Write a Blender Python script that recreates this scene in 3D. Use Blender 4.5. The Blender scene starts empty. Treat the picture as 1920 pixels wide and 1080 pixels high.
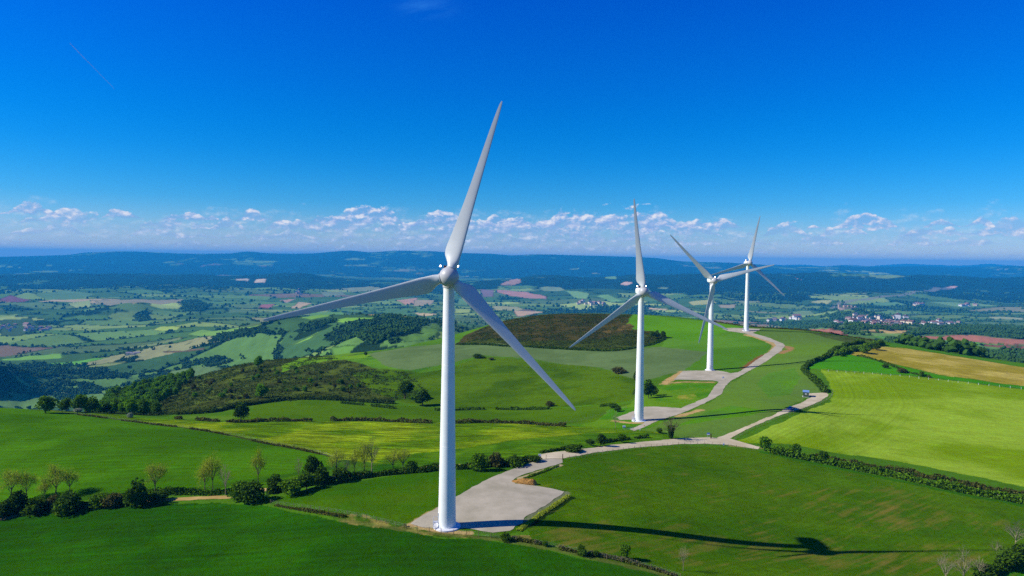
import bpy, math, random
import numpy as np
from mathutils import Vector, Matrix
from mathutils.geometry import delaunay_2d_cdt

rng = np.random.default_rng(7)
random.seed(7)
scene = bpy.context.scene
COL = scene.collection
R = math.radians

# ------------------------------------------------------------------ camera
FPX = 1300.0
CZ = 65.5
PITCH = math.atan(54 / FPX)
ROLL = math.atan(0.0122)
_cp, _sp = math.cos(PITCH), math.sin(PITCH)
_fw = np.array([0, _cp, -_sp]); _r0 = np.array([1.0, 0, 0]); _u0 = np.array([0, _sp, _cp])
_cr, _sr = math.cos(ROLL), math.sin(ROLL)
_R = _r0 * _cr + _u0 * _sr
_U = -_r0 * _sr + _u0 * _cr

def ray(u, v):
    """sight line through photo pixel (1920 wide), scaled to one metre of depth"""
    u = np.asarray(u, float); v = np.asarray(v, float)
    d = _fw[None] + ((u - 960) / FPX)[..., None] * _R - ((v - 540) / FPX)[..., None] * _U
    return d[..., 0] / d[..., 1], d[..., 2] / d[..., 1]

cam_d = bpy.data.cameras.new("camera"); cam = bpy.data.objects.new("camera", cam_d); COL.objects.link(cam)
cam_d.sensor_width = 36; cam_d.lens = 36 * FPX / 1920; cam_d.clip_start = 0.5; cam_d.clip_end = 250000
m = Matrix.Identity(4)
for i in range(3):
    m[i][0] = _R[i]; m[i][1] = _U[i]; m[i][2] = -_fw[i]
m[2][3] = CZ
cam.matrix_world = m
scene.camera = cam
scene.view_settings.view_transform = 'Standard'; scene.view_settings.look = 'None'
scene.view_settings.exposure = 0.3; scene.cycles.use_denoising = False; scene.view_settings.gamma = 1

# ------------------------------------------------------------------ helpers
def tag(o, label=None, cat=None, group=None, kind=None):
    if label: o['label'] = label
    if cat: o['category'] = cat
    if group: o['group'] = group
    if kind: o['kind'] = kind
    return o

def new_mesh(name, verts, faces, mat=None, smooth=False, parent=None, fmats=None):
    me = bpy.data.meshes.new(name)
    verts = np.asarray(verts, np.float32)
    if isinstance(faces, np.ndarray):
        nf, k = faces.shape
        me.vertices.add(len(verts)); me.vertices.foreach_set('co', verts.ravel())
        me.loops.add(nf * k); me.loops.foreach_set('vertex_index', faces.astype(np.int32).ravel())
        me.polygons.add(nf)
        me.polygons.foreach_set('loop_start', np.arange(0, nf * k, k, dtype=np.int32))
        me.polygons.foreach_set('loop_total', np.full(nf, k, np.int32))
    else:
        me.from_pydata([tuple(map(float, v)) for v in verts], [], [tuple(int(i) for i in f) for f in faces])
    if mat is not None:
        for mm in (mat if isinstance(mat, (list, tuple)) else [mat]): me.materials.append(mm)
    if fmats is not None: me.polygons.foreach_set('material_index', np.asarray(fmats, np.int32))
    me.polygons.foreach_set('use_smooth', np.full(len(me.polygons), smooth))
    me.update(calc_edges=True); me.validate()
    o = bpy.data.objects.new(name, me); COL.objects.link(o)
    if parent is not None: o.parent = parent
    return o

def empty(name, loc, rz=0.0):
    o = bpy.data.objects.new(name, None); COL.objects.link(o)
    o.location = loc; o.rotation_euler = (0, 0, rz); o.empty_display_size = 1
    return o

def copy_tree(o, parent=None):
    c = o.copy(); COL.objects.link(c)
    if parent is not None: c.parent = parent
    for ch in list(o.children): copy_tree(ch, c)
    return c

class MB:
    """gathers shapes into one mesh"""
    def __init__(s): s.v = []; s.f = []; s.m = []
    def add(s, v, f, mi=0):
        b = len(s.v); s.v += [tuple(p) for p in v]; s.f += [tuple(i + b for i in q) for q in f]; s.m += [mi] * len(f)
    def box(s, c, d, rz=0, mi=0, bev=0.0):
        x, y, z = d[0] / 2, d[1] / 2, d[2] / 2
        if bev > 0:
            b = bev; V = []
            for (zz, k) in ((-z, b), (-z + b, 0), (z - b, 0), (z, b)):
                for (px, py) in ((-x + k, -y + b), (-x + b, -y + k), (x - b, -y + k), (x - k, -y + b), (x - k, y - b), (x - b, y - k), (-x + b, y - k), (-x + k, y - b)):
                    V.append((px, py, zz))
            Fc = [tuple(range(7, -1, -1)), tuple(range(24, 32))]
            for l in range(3):
                for i in range(8): Fc.append((l * 8 + i, l * 8 + (i + 1) % 8, l * 8 + 8 + (i + 1) % 8, l * 8 + 8 + i))
        else:
            V = [(-x, -y, -z), (x, -y, -z), (x, y, -z), (-x, y, -z), (-x, -y, z), (x, -y, z), (x, y, z), (-x, y, z)]
            Fc = [(0, 3, 2, 1), (4, 5, 6, 7), (0, 1, 5, 4), (1, 2, 6, 5), (2, 3, 7, 6), (3, 0, 4, 7)]
        ca, sa = math.cos(rz), math.sin(rz)
        s.add([(c[0] + p[0] * ca - p[1] * sa, c[1] + p[0] * sa + p[1] * ca, c[2] + p[2]) for p in V], Fc, mi)
    def tube(s, p, q, r0, r1, n=6, mi=0, caps=True):
        p = Vector(p); q = Vector(q); d = (q - p)
        if d.length < 1e-6: return
        d.normalize(); a = d.orthogonal().normalized(); b = d.cross(a)
        V = []
        for (c, r) in ((p, r0), (q, r1)):
            for i in range(n):
                t = 2 * math.pi * i / n; V.append(c + a * (r * math.cos(t)) + b * (r * math.sin(t)))
        Fc = [(i, (i + 1) % n, n + (i + 1) % n, n + i) for i in range(n)]
        if caps: Fc += [tuple(range(n - 1, -1, -1)), tuple(range(n, 2 * n))]
        s.add(V, Fc, mi)
    def lathe(s, prof, n=32, axis='z', c=(0, 0, 0), mi=0):
        V = []
        for (r, h) in prof:
            for i in range(n):
                t = 2 * math.pi * i / n
                if axis == 'z': V.append((c[0] + r * math.cos(t), c[1] + r * math.sin(t), c[2] + h))
                else: V.append((c[0] + r * math.cos(t), c[1] + h, c[2] - r * math.sin(t)))
        Fc = []
        for l in range(len(prof) - 1):
            for i in range(n): Fc.append((l * n + i, l * n + (i + 1) % n, (l + 1) * n + (i + 1) % n, (l + 1) * n + i))
        Fc += [tuple(range(n - 1, -1, -1)), tuple(range((len(prof) - 1) * n, len(prof) * n))]
        s.add(V, Fc, mi)
    def build(s, name, mat, parent=None, smooth=False):
        return new_mesh(name, s.v, s.f, mat, smooth, parent, s.m)

def auto_smooth(o, ang=35):
    me = o.data
    me.polygons.foreach_set('use_smooth', np.ones(len(me.polygons), bool))
    me.set_sharp_from_angle(angle=R(ang))

# ------------------------------------------------------------------ materials
def mat_new(name):
    mt = bpy.data.materials.new(name); mt.use_nodes = True
    nt = mt.node_tree
    return mt, nt, nt.nodes, nt.links, nt.nodes['Principled BSDF']

def simple_mat(name, col, rough=0.6, var=0.12, scale=2.0, spec=0.3, bump=0.0, metal=0.0):
    mt, nt, N, L, P = mat_new(name)
    tc = N.new('ShaderNodeTexCoord'); no = N.new('ShaderNodeTexNoise'); no.inputs['Scale'].default_value = scale; no.inputs['Detail'].default_value = 6
    L.new(tc.outputs['Object'], no.inputs['Vector'])
    rp = N.new('ShaderNodeValToRGB'); L.new(no.outputs['Fac'], rp.inputs['Fac'])
    rp.color_ramp.elements[0].position = 0.3; rp.color_ramp.elements[1].position = 0.7
    rp.color_ramp.elements[0].color = (*[c * (1 - var) for c in col], 1); rp.color_ramp.elements[1].color = (*[min(1, c * (1 + var)) for c in col], 1)
    L.new(rp.outputs[0], P.inputs['Base Color'])
    P.inputs['Roughness'].default_value = rough; P.inputs['Specular IOR Level'].default_value = spec; P.inputs['Metallic'].default_value = metal
    if bump > 0:
        bp = N.new('ShaderNodeBump'); bp.inputs['Strength'].default_value = bump; bp.inputs['Distance'].default_value = 0.1
        L.new(no.outputs['Fac'], bp.inputs['Height']); L.new(bp.outputs[0], P.inputs['Normal'])
    return mt

def leaf_mat(name, c1, c2, scale=0.6, trans=0.25, rnd=0.35):
    mt, nt, N, L, P = mat_new(name); N.remove(P); out = N['Material Output']
    ge = N.new('ShaderNodeNewGeometry'); no = N.new('ShaderNodeTexNoise'); no.inputs['Scale'].default_value = scale; no.inputs['Detail'].default_value = 4
    L.new(ge.outputs['Position'], no.inputs['Vector'])
    oi = N.new('ShaderNodeObjectInfo')
    ri = N.new('ShaderNodeMath'); ri.operation = 'MULTIPLY_ADD'; ri.inputs[1].default_value = 0.45; L.new(ge.outputs['Random Per Island'], ri.inputs[0]); L.new(no.outputs['Fac'], ri.inputs[2])
    r2 = N.new('ShaderNodeMath'); r2.operation = 'MULTIPLY_ADD'; r2.inputs[1].default_value = rnd; L.new(oi.outputs['Random'], r2.inputs[0]); L.new(ri.outputs[0], r2.inputs[2])
    rp = N.new('ShaderNodeValToRGB'); L.new(r2.outputs[0], rp.inputs['Fac'])
    rp.color_ramp.elements[0].position = 0.45; rp.color_ramp.elements[1].position = 1.15 if False else 1.0
    rp.color_ramp.elements[0].color = (*c1, 1); rp.color_ramp.elements[1].color = (*c2, 1)
    df = N.new('ShaderNodeBsdfDiffuse'); tr = N.new('ShaderNodeBsdfTranslucent'); mx = N.new('ShaderNodeMixShader'); mx.inputs[0].default_value = trans
    L.new(rp.outputs[0], df.inputs['Color']); L.new(rp.outputs[0], tr.inputs['Color'])
    L.new(df.outputs[0], mx.inputs[1]); L.new(tr.outputs[0], mx.inputs[2]); L.new(mx.outputs[0], out.inputs['Surface'])
    return mt

# ------------------------------------------------------------------ noise in numpy
def _hash(ix, iy, seed):
    h = (ix.astype(np.int64) * 374761393 + iy.astype(np.int64) * 668265263 + seed * 974634777) & 0xffffffff
    h = ((h ^ (h >> 13)) * 1274126177) & 0xffffffff
    h = h ^ (h >> 16)
    return (h & 0xffffff) / float(0x1000000)

def vnoise(x, y, seed=0):
    ix = np.floor(x); iy = np.floor(y); fx = x - ix; fy = y - iy
    fx = fx * fx * fx * (fx * (fx * 6 - 15) + 10); fy = fy * fy * fy * (fy * (fy * 6 - 15) + 10)
    a = _hash(ix, iy, seed); b = _hash(ix + 1, iy, seed); c = _hash(ix, iy + 1, seed); d = _hash(ix + 1, iy + 1, seed)
    return (a * (1 - fx) + b * fx) * (1 - fy) + (c * (1 - fx) + d * fx) * fy

def fbm(x, y, seed=0, oct=4):
    s = 0; a = 0.5; t = 0
    for i in range(oct):
        s = s + a * vnoise(x * 2 ** i + 17.3 * i, y * 2 ** i - 9.1 * i, seed + i); t += a; a *= 0.55
    return s / t

def sstep(a, b, x):
    t = np.clip((x - a) / (b - a), 0, 1); return t * t * (3 - 2 * t)

# ------------------------------------------------------------------ the lie of the land
# each ridge line or contour of the land from near to far: (photo column, depth in m, photo row) or (column, depth, None, height)
GUIDES = [
 [(0,40,None,2),(1920,40,None,-4)],
 [(0,90,None,1),(960,90,None,3),(1920,90,None,-7)],
 [(0,150,1080),(480,146,1080),(838,143,1080),(1120,146,1080),(1440,156,1080),(1920,172,1080)],
 [(0,198,960),(240,196,945),(480,198,930),(640,190,930),(838,169,988),(960,168,990),(1120,170,1000),(1500,184,1020),(1920,193,1020)],
 [(0,222,900),(240,222,890),(480,222,880),(640,218,885),(838,212,885),(960,204,900),(1050,197,920),(1280,222,900),(1500,222,930),(1920,225,950)],
 [(0,262,840),(320,255,840),(640,252,850),(838,246,850),(1035,236,855),(1200,272,832),(1300,292,823),(1440,282,840),(1600,268,870),(1920,240,922)],
 [(0,345,768),(160,345,778),(320,350,785),(640,345,790),(838,338,792),(1120,318,800),(1198,329,788),(1300,325,790),(1478,341,766),(1600,345,775),(1920,300,830)],
 [(0,460,None,-60),(160,470,None,-45),(330,410,775),(480,440,752),(640,440,750),(838,425,760),(1000,410,762),(1150,385,757),(1230,395,740),(1331,400,735),(1520,392,738),(1700,400,730),(1920,375,750)],
 [(0,650,None,-170),(180,600,760),(300,560,745),(480,530,715),(640,520,715),(800,490,725),(1000,510,705),(1150,480,703),(1331,477,694),(1440,485,685),(1545,486,676),(1700,490,680),(1920,430,715)],
 [(0,900,None,-240),(180,680,752),(300,700,720),(400,680,697),(480,680,677),(600,680,668),(740,650,660),(910,600,662),(1000,610,655),(1180,590,650),(1331,585,645),(1440,585,640),(1600,570,645),(1700,560,658),(1920,490,692)],
 [(0,1100,None,-280),(180,850,None,-150),(300,880,None,-140),(480,860,None,-110),(600,850,None,-95),(740,800,652),(860,780,628),(940,780,602),(1040,780,588),(1200,770,590),(1330,710,602),(1399,640,616.5),(1500,650,620),(1600,640,632),(1700,620,648),(1920,540,684)],
 [(0,1400,None,-320),(480,1150,None,-180),(740,1050,None,-130),(960,1000,None,-80),(1200,1000,None,-70),(1399,950,None,-60),(1600,900,None,-60),(1920,900,None,-75)],
 [(0,1800,755),(240,1850,745),(480,1600,None,-260),(640,1400,None,-160),(800,1400,650),(900,1400,None,-120),(1200,1500,None,-160),(1600,1500,630),(1700,1350,648),(1920,1200,682)],
 [(0,2100,715),(240,2100,705),(480,2100,655),(640,1850,630),(700,1850,605),(800,1850,610),(900,1900,630),(1000,2200,None,-220),(1300,2200,None,-230),(1600,2300,612),(1920,2000,640)],
 [(0,2500,680),(240,2500,660),(400,2400,635),(520,2300,598),(640,2150,592),(740,2100,591),(830,2150,604),(900,2200,622),(1000,2600,None,-270),(1300,2800,None,-285),(1600,3000,604),(1760,2700,610),(1920,2600,618)],
 [(0,3300,628),(240,3500,615),(400,3400,608),(520,3200,None,-290),(740,3300,None,-300),(830,3600,598),(1000,4000,None,-290),(1300,4000,None,-290),(1600,4100,603),(1920,4000,605)],
 [(0,5000,None,-300),(1920,5000,None,-298)],
 [(0,6500,None,-285),(800,6500,None,-290),(1400,6000,None,-255),(1920,6400,None,-270)],
 [(0,7700,None,-265),(800,7700,None,-275),(1400,7200,None,-190),(1920,7800,None,-240)],
 [(0,9000,517),(100,9000,513),(200,9000,517),(300,9000,519),(420,9000,520),(560,9000,513),(620,9000,523),(700,9000,529),(960,9000,525),(1000,9000,517),(1100,9000,519),(1200,9000,517),(1300,9000,515),(1430,9000,512),(1500,9000,513),(1600,9000,516),(1720,9000,514),(1800,9000,517),(1920,9000,518)],
 [(0,10800,None,-290),(1920,10800,None,-290)],
 [(0,12600,None,-280),(1920,12600,None,-280)],
 [(0,14800,None,-100),(700,14800,None,-70),(1300,14800,None,-130),(1920,14800,None,-170)],
 [(0,17500,482),(130,17500,478),(160,17500,474),(250,17500,472),(320,17500,474.5),(430,17500,475),(465,17500,471),(510,17500,475),(570,17500,476),(660,17500,470.5),(690,17500,473.5),(745,17500,470),(800,17500,471),(860,17500,474),(930,17500,476),(960,17500,478.5),(1010,17500,476.5),(1100,17500,478.5),(1180,17500,481),(1230,17500,483.5),(1280,17500,489),(1360,17500,492.5),(1440,17500,497),(1500,17500,500.5),(1580,17500,499),(1660,17500,502),(1740,17500,500),(1830,17500,503),(1920,17500,500.5)],
 [(0,20500,None,-250),(1920,20500,None,-250)],
 [(0,26500,488),(200,26500,488),(700,26500,490),(1300,26500,494),(1470,26500,495.5),(1530,26500,497.5),(1580,26500,496.5),(1640,26500,498.5),(1700,26500,497),(1800,26500,499),(1860,26500,497),(1920,26500,499)],
 [(0,31500,None,-330),(1920,31500,None,-330)],
]
def pchip_slopes(x, y):
    """x: K or KxN, y: KxN rising in x along axis 0"""
    h = np.diff(x, axis=0); d = np.diff(y, axis=0) / h
    m = np.zeros_like(y)
    w1 = 2 * h[1:] + h[:-1]; w2 = h[1:] + 2 * h[:-1]
    ok = d[:-1] * d[1:] > 0
    with np.errstate(divide='ignore', invalid='ignore'):
        mm = (w1 + w2) / (w1 / d[:-1] + w2 / d[1:])
    m[1:-1] = np.where(ok, mm, 0); m[0] = d[0]; m[-1] = d[-1]
    return m
def pchip1(xk, yk, x):
    xk = np.asarray(xk, float); yk = np.asarray(yk, float)
    m = pchip_slopes(xk[:, None], yk[:, None])[:, 0] if len(xk) > 2 else np.full(len(xk), (yk[-1] - yk[0]) / (xk[-1] - xk[0]))
    xc = np.clip(x, xk[0], xk[-1]); k = np.clip(np.searchsorted(xk, xc, 'right') - 1, 0, len(xk) - 2)
    h = xk[k + 1] - xk[k]; t = (xc - xk[k]) / h
    return (2*t**3-3*t**2+1)*yk[k] + (t**3-2*t**2+t)*h*m[k] + (-2*t**3+3*t**2)*yk[k+1] + (t**3-t**2)*h*m[k+1]
ST = np.linspace(-2.4, 2.4, 2401)
LDt = []; Zt = []
for gi, g in enumerate(GUIDES):
    ss = []; ld = []; zz = []
    for kn in g:
        u, D = kn[0], kn[1]
        if kn[2] is not None:
            dx, dz = ray(np.array([u]), np.array([kn[2]])); z = CZ + dz[0] * D
        else:
            dx, dz = ray(np.array([u]), np.array([620.0])); z = kn[3]
        ss.append(dx[0]); ld.append(math.log(D)); zz.append(z)
    sm = 14 if 3 <= gi <= 15 else 2
    ker = np.exp(-0.5 * (np.arange(-3 * sm, 3 * sm + 1) / sm) ** 2); ker /= ker.sum()
    a = pchip1(ss, ld, ST); b = pchip1(ss, zz, ST)
    a = np.convolve(np.pad(a, 3 * sm, mode='edge'), ker, 'valid'); b = np.convolve(np.pad(b, 3 * sm, mode='edge'), ker, 'valid')
    LDt.append(a); Zt.append(b)
LDt = np.array(LDt); Zt = np.array(Zt); Mt = pchip_slopes(LDt, Zt)
assert (np.diff(LDt, axis=0) > 0.01).all(), np.argwhere(np.diff(LDt, axis=0) <= 0.01)[:5]
NG = len(GUIDES)

BUMPS = [  # single knolls: column, depth, height, half-widths across and along
 (1592, 4300, 62, 120, 160), (250, 4350, 62, 160, 200), (-70, 1800, 105, 70, 150),
 (640, 1500, 30, 160, 120), (80, 5600, 40, 420, 300), (330, 7000, 45, 600, 400), (1090, 7000, 30, 500, 300), (560, 3600, 40, 300, 240),
 (930, 8000, 60, 350, 300), (180, 3300, 12, 400, 200)]
BW = []
for (u, D, h, sx, sy) in BUMPS:
    dx, _ = ray(np.array([u]), np.array([600.0])); BW.append((dx[0] * D, D, h, sx, sy))

def base_z(x, y):
    s = np.clip(x / y, -2.39, 2.39); ly = np.log(y)
    fi = (s - ST[0]) / (ST[1] - ST[0]); i = np.clip(fi.astype(int), 0, len(ST) - 2); f = fi - i
    out = np.empty(len(x)); g = np.empty(len(x)); CH = 200000
    for c in range(0, len(x), CH):
        sl = slice(c, c + CH); ii = i[sl]; ff = f[sl]
        LD = LDt[:, ii] * (1 - ff) + LDt[:, ii + 1] * ff
        k = np.clip((LD <= ly[sl][None]).sum(0) - 1, 0, NG - 2); a = np.arange(len(ii))
        def G(T, kk): return T[kk, ii] * (1 - ff) + T[kk, ii + 1] * ff
        l0 = LD[k, a]; h = LD[k + 1, a] - l0; t = np.clip((ly[sl] - l0) / h, 0, 1)
        out[sl] = (2*t**3-3*t**2+1)*G(Zt,k) + (t**3-2*t**2+t)*h*G(Mt,k) + (-2*t**3+3*t**2)*G(Zt,k+1) + (t**3-t**2)*h*G(Mt,k+1)
        g[sl] = k + t
    return out, g

def zfun(x, y, want_g=False):
    x = np.atleast_1d(np.asarray(x, float)); y = np.atleast_1d(np.asarray(y, float))
    z, g = base_z(x, y)
    z = z + (fbm(x / 45, y / 45, 3, 3) - 0.5) * 1.1 * (1 - sstep(500, 900, y)) * sstep(150, 230, y)
    hm = sstep(7, 8, g) * (1 - sstep(12, 16, g))
    z = z + (fbm(x / 120, y / 120, 5, 4) - 0.5) * (2 + 22 * sstep(900, 1400, y)) * hm * (1 - sstep(0.15, 0.4, x / y) * (1 - sstep(900, 1200, y)))
    z = z + (fbm(x / 700, y / 700, 9, 4) - 0.5) * 60 * sstep(2500, 5000, y) * (1 - sstep(8000, 12000, y))
    fh = sstep(17, 18, g) * (1 - sstep(19.3, 20, g))
    z = z + (fbm(x / 1100, y / 1100, 11, 5) - 0.5) * 120 * fh
    pl = sstep(20.5, 21.5, g)
    z = z + (fbm(x / 1900, y / 2800, 13, 5) - 0.5) * 170 * pl * (1 - sstep(22.2, 23.0, g) * 0.75 * (1 - sstep(0.3, 0.45, x / y)))
    z = z + (fbm(x / 3600, y / 7000, 19, 4) - 0.5) * 260 * sstep(24, 24.9, g)
    for (bx, by, h, sx, sy) in BW:
        z = z + h * np.exp(-0.5 * (((x - bx) / sx) ** 2 + ((y - by) / sy) ** 2))
    return (z, g) if want_g else z

_YS = np.exp(np.linspace(math.log(60), math.log(50000), 1500))
def hit(pts):
    """world points on the ground seen at photo pixels; a third value gives the depth instead"""
    pts = [tuple(p) for p in pts]; out = []
    for p in pts:
        if len(p) == 3:
            dx, _ = ray(np.array([p[0]]), np.array([600.0])); x, y = dx[0] * p[2], p[2]
            out.append((x, y, zfun([x], [y])[0])); continue
        dx, dz = ray(np.array([p[0]]), np.array([p[1]])); dx = dx[0]; dz = dz[0]
        z = zfun(dx * _YS, _YS); d = CZ + dz * _YS - z
        k = np.argmax(d <= 0)
        if d[k] > 0: k = len(_YS) - 1
        y0, y1 = _YS[k - 1], _YS[k]
        for _ in range(8):
            ym = 0.5 * (y0 + y1)
            if CZ + dz * ym - zfun([dx * ym], [ym])[0] <= 0: y1 = ym
            else: y0 = ym
        out.append((dx * y1, y1, zfun([dx * y1], [y1])[0]))
    return np.array(out)

def in_poly(px, py, poly):
    inside = np.zeros(len(px), bool)
    x0, y0 = poly.min(0); x1, y1 = poly.max(0)
    idx = np.nonzero((px >= x0) & (px <= x1) & (py >= y0) & (py <= y1))[0]
    if len(idx) == 0: return inside
    X = px[idx]; Y = py[idx]; r = np.zeros(len(idx), bool); n = len(poly); j = n - 1
    for i in range(n):
        xi, yi = poly[i]; xj, yj = poly[j]
        if yi != yj:
            r ^= ((yi > Y) != (yj > Y)) & (X < (xj - xi) * (Y - yi) / (yj - yi) + xi)
        j = i
    inside[idx] = r
    return inside

def dist_line(px, py, line):
    d = np.full(len(px), 1e9)
    for a, b in zip(line[:-1], line[1:]):
        ab = b - a; L2 = (ab ** 2).sum() + 1e-9
        t = np.clip(((px - a[0]) * ab[0] + (py - a[1]) * ab[1]) / L2, 0, 1)
        d = np.minimum(d, np.hypot(px - a[0] - t * ab[0], py - a[1] - t * ab[1]))
    return d

def smooth_line(pts, n=6, closed=False):
    """Catmull-Rom through world points"""
    P = np.asarray(pts, float); out = []
    k = len(P)
    for i in range(k if closed else k - 1):
        p0 = P[(i - 1) % k] if closed or i > 0 else 2 * P[0] - P[1]
        p1 = P[i]; p2 = P[(i + 1) % k]
        p3 = P[(i + 2) % k] if closed or i + 2 < k else 2 * P[-1] - P[-2]
        for t in np.arange(n) / n:
            out.append(0.5 * (2*p1 + (p2-p0)*t + (2*p0-5*p1+4*p2-p3)*t*t + (3*p1-p0-3*p2+p3)*t**3))
    if not closed: out.append(P[-1])
    return np.array(out)
# ------------------------------------------------------------------ ground grid
def srgb(r, g, b, k=1.0):
    o = []
    for c in (r, g, b):
        c = c / 255.0; o.append(k * (c / 12.92 if c <= 0.04045 else ((c + 0.055) / 1.055) ** 2.4))
    return np.array(o)

SC = np.concatenate([np.linspace(-2.3, -0.86, 70)[:-1], np.linspace(-0.86, 0.86, 1240), np.linspace(0.86, 2.3, 70)[1:]])
NR = [10, 10, 70, 150, 120, 100, 60, 50, 60, 60, 60, 34, 34, 60, 44, 40, 36, 30, 26, 36, 14, 16, 30, 26, 8, 22, 4]
NR = NR[:NG - 1]
PR = []
for k, n in enumerate(NR): PR += [k + t for t in np.arange(n) / n]
PR.append(NG - 1.0); PR = np.array(PR)
fi = (SC - ST[0]) / (ST[1] - ST[0]); ii = np.clip(fi.astype(int), 0, len(ST) - 2); ff = fi - ii
LDc = LDt[:, ii] * (1 - ff) + LDt[:, ii + 1] * ff
kk = np.clip(PR.astype(int), 0, NG - 2); tt = PR - kk
YG = np.exp(LDc[kk] * (1 - tt[:, None]) + LDc[kk + 1] * tt[:, None])
XG = YG * SC[None]
nr, nc = YG.shape
GX = XG.ravel(); GY = YG.ravel()
GZ, GG = zfun(GX, GY, True)
print("terrain verts", nr, nc, nr * nc)

def hitP(px, maxD=None):
    """ground polygon from photo pixels; sight lines that skim over a crest stop at the crest"""
    W = hit(px)
    if maxD:
        for i, p in enumerate(px):
            if len(p) == 2 and W[i, 1] > maxD:
                dx, dz = ray(np.array([p[0]]), np.array([p[1]])); ys = np.linspace(100, maxD, 500)
                d = CZ + dz[0] * ys - zfun(dx[0] * ys, ys); y = ys[np.argmin(d / ys)]
                W[i] = (dx[0] * y, y, zfun([dx[0] * y], [y])[0])
    return W

col = np.zeros((len(GX), 3)); phase = np.zeros(len(GX)); samp = np.zeros(len(GX)); along = np.zeros(len(GX)); dry = np.zeros(len(GX)); grain = np.full(len(GX), 0.25)
wx = GX + (fbm(GX / 9, GY / 9, 21, 2) - 0.5) * 3.0; wy = GY + (fbm(GX / 9, GY / 9, 22, 2) - 0.5) * 3.0
near = GG < 10.6
n1 = fbm(GX / 28, GY / 28, 31, 4); n2 = fbm(GX / 7, GY / 7, 41, 3)
base_g = srgb(72, 112, 18)
col[:] = base_g * (0.75 + 0.5 * n1[:, None])

# ---- valley: a patchwork of small fields
def vor(x, y, cx, cy, ang, seed):
    ca, sa = math.cos(ang), math.sin(ang)
    X = x * ca + y * sa; Y = -x * sa + y * ca
    X = X + (fbm(x / 900, y / 900, seed + 50, 2) - 0.5) * 600; Y = Y + (fbm(x / 900, y / 900, seed + 60, 2) - 0.5) * 500
    gx = X / cx; gy = Y / cy; ix = np.floor(gx).astype(np.int64); iy = np.floor(gy).astype(np.int64)
    f1 = np.full(len(x), 1e9); f2 = np.full(len(x), 1e9); ida = np.zeros(len(x), np.int64); idb = np.zeros(len(x), np.int64)
    p1x = np.zeros(len(x)); p1y = np.zeros(len(x)); p2x = np.zeros(len(x)); p2y = np.zeros(len(x))
    for a in (-1, 0, 1):
        for b in (-1, 0, 1):
            jx = ix + a; jy = iy + b
            qx = (jx + 0.12 + 0.76 * _hash(jx, jy, seed)) * cx; qy = (jy + 0.12 + 0.76 * _hash(jx, jy, seed + 1)) * cy
            d = np.hypot((X - qx), (Y - qy) * cx / cy)
            c1 = d < f1; c2 = (~c1) & (d < f2)
            f2 = np.where(c1, f1, np.where(c2, d, f2)); p2x = np.where(c1, p1x, np.where(c2, qx, p2x)); p2y = np.where(c1, p1y, np.where(c2, qy, p2y))
            f1 = np.where(c1, d, f1); p1x = np.where(c1, qx, p1x); p1y = np.where(c1, qy, p1y)
            ida = np.where(c1, jx, ida); idb = np.where(c1, jy, idb)
    r = cx / cy
    edge = (f2 ** 2 - f1 ** 2) / (2 * np.hypot(p2x - p1x, (p2y - p1y) * r) + 1e-6)
    edge = edge / (1 + (r - 1) * np.abs(p2y - p1y) * r / np.hypot(p2x - p1x, (p2y - p1y) * r + 1e-6))
    return ida, idb, edge
VP = np.array([srgb(66,98,42), srgb(84,118,50), srgb(96,128,58), srgb(112,138,62), srgb(74,108,46), srgb(88,112,58), srgb(128,150,72),
               srgb(128,130,82), srgb(142,140,92), srgb(128,108,80), srgb(150,168,84), srgb(60,92,44)])
VPW = np.cumsum(np.array([13, 14, 12, 9, 12, 11, 5, 4, 3.5, 1.2, 3, 10.0])); VPW /= VPW[-1]
DK = srgb(26, 46, 18)
def valley(x, y, g):
    ida, idb, e = vor(x, y, 400, 190, R(-14), 101)
    ida2, idb2, e2 = vor(x, y, 620, 380, R(9), 131)
    big = y > 5200
    e = np.where(big, e2, e); h = np.where(big, _hash(ida2, idb2, 77), _hash(ida, idb, 78)); h2 = np.where(big, _hash(ida2, idb2, 87), _hash(ida, idb, 88))
    c = VP[np.clip(np.searchsorted(VPW, h), 0, len(VP) - 1)] * (0.8 + 0.4 * h2[:, None])
    wn = fbm(x / 420, y / 420, 61, 5); wn2 = fbm(x / 1500, y / 1500, 63, 4)
    hill = sstep(17.2, 18.2, g) * (1 - sstep(19.4, 20.0, g)); plt = sstep(20.3, 21.3, g)
    thr = 0.62 - 0.20 * hill - 0.14 * plt - 0.05 * sstep(2500, 5000, y)
    wood = sstep(thr, thr + 0.02, 0.6 * wn + 0.4 * wn2)
    wood = np.where(plt > 0.5, np.maximum(wood, sstep(.40, .47, fbm(x / 1100, y / 1500, 65, 5))), wood)
    hw = 5 + y * 0.0012 + 6 * fbm(x / 60, y / 60, 67, 2)
    hedge = (1 - sstep(hw * 0.6, hw, e)) * (fbm(x / 130, y / 130, 68, 2) > 0.36)
    return c, wood, hedge, e
far = ~near
vc, vw, vh, ve = valley(GX[far], GY[far], GG[far])
tex = 0.85 + 0.3 * fbm(GX[far] / 40, GY[far] / 40, 71, 3)[:, None]
vcol = vc * tex
wcol = DK * (0.6 + 1.0 * fbm(GX[far] / 90, GY[far] / 90, 73, 4)[:, None])
mk = np.maximum(vw, vh)[:, None]
col[far] = vcol * (1 - mk) + wcol * mk

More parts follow.
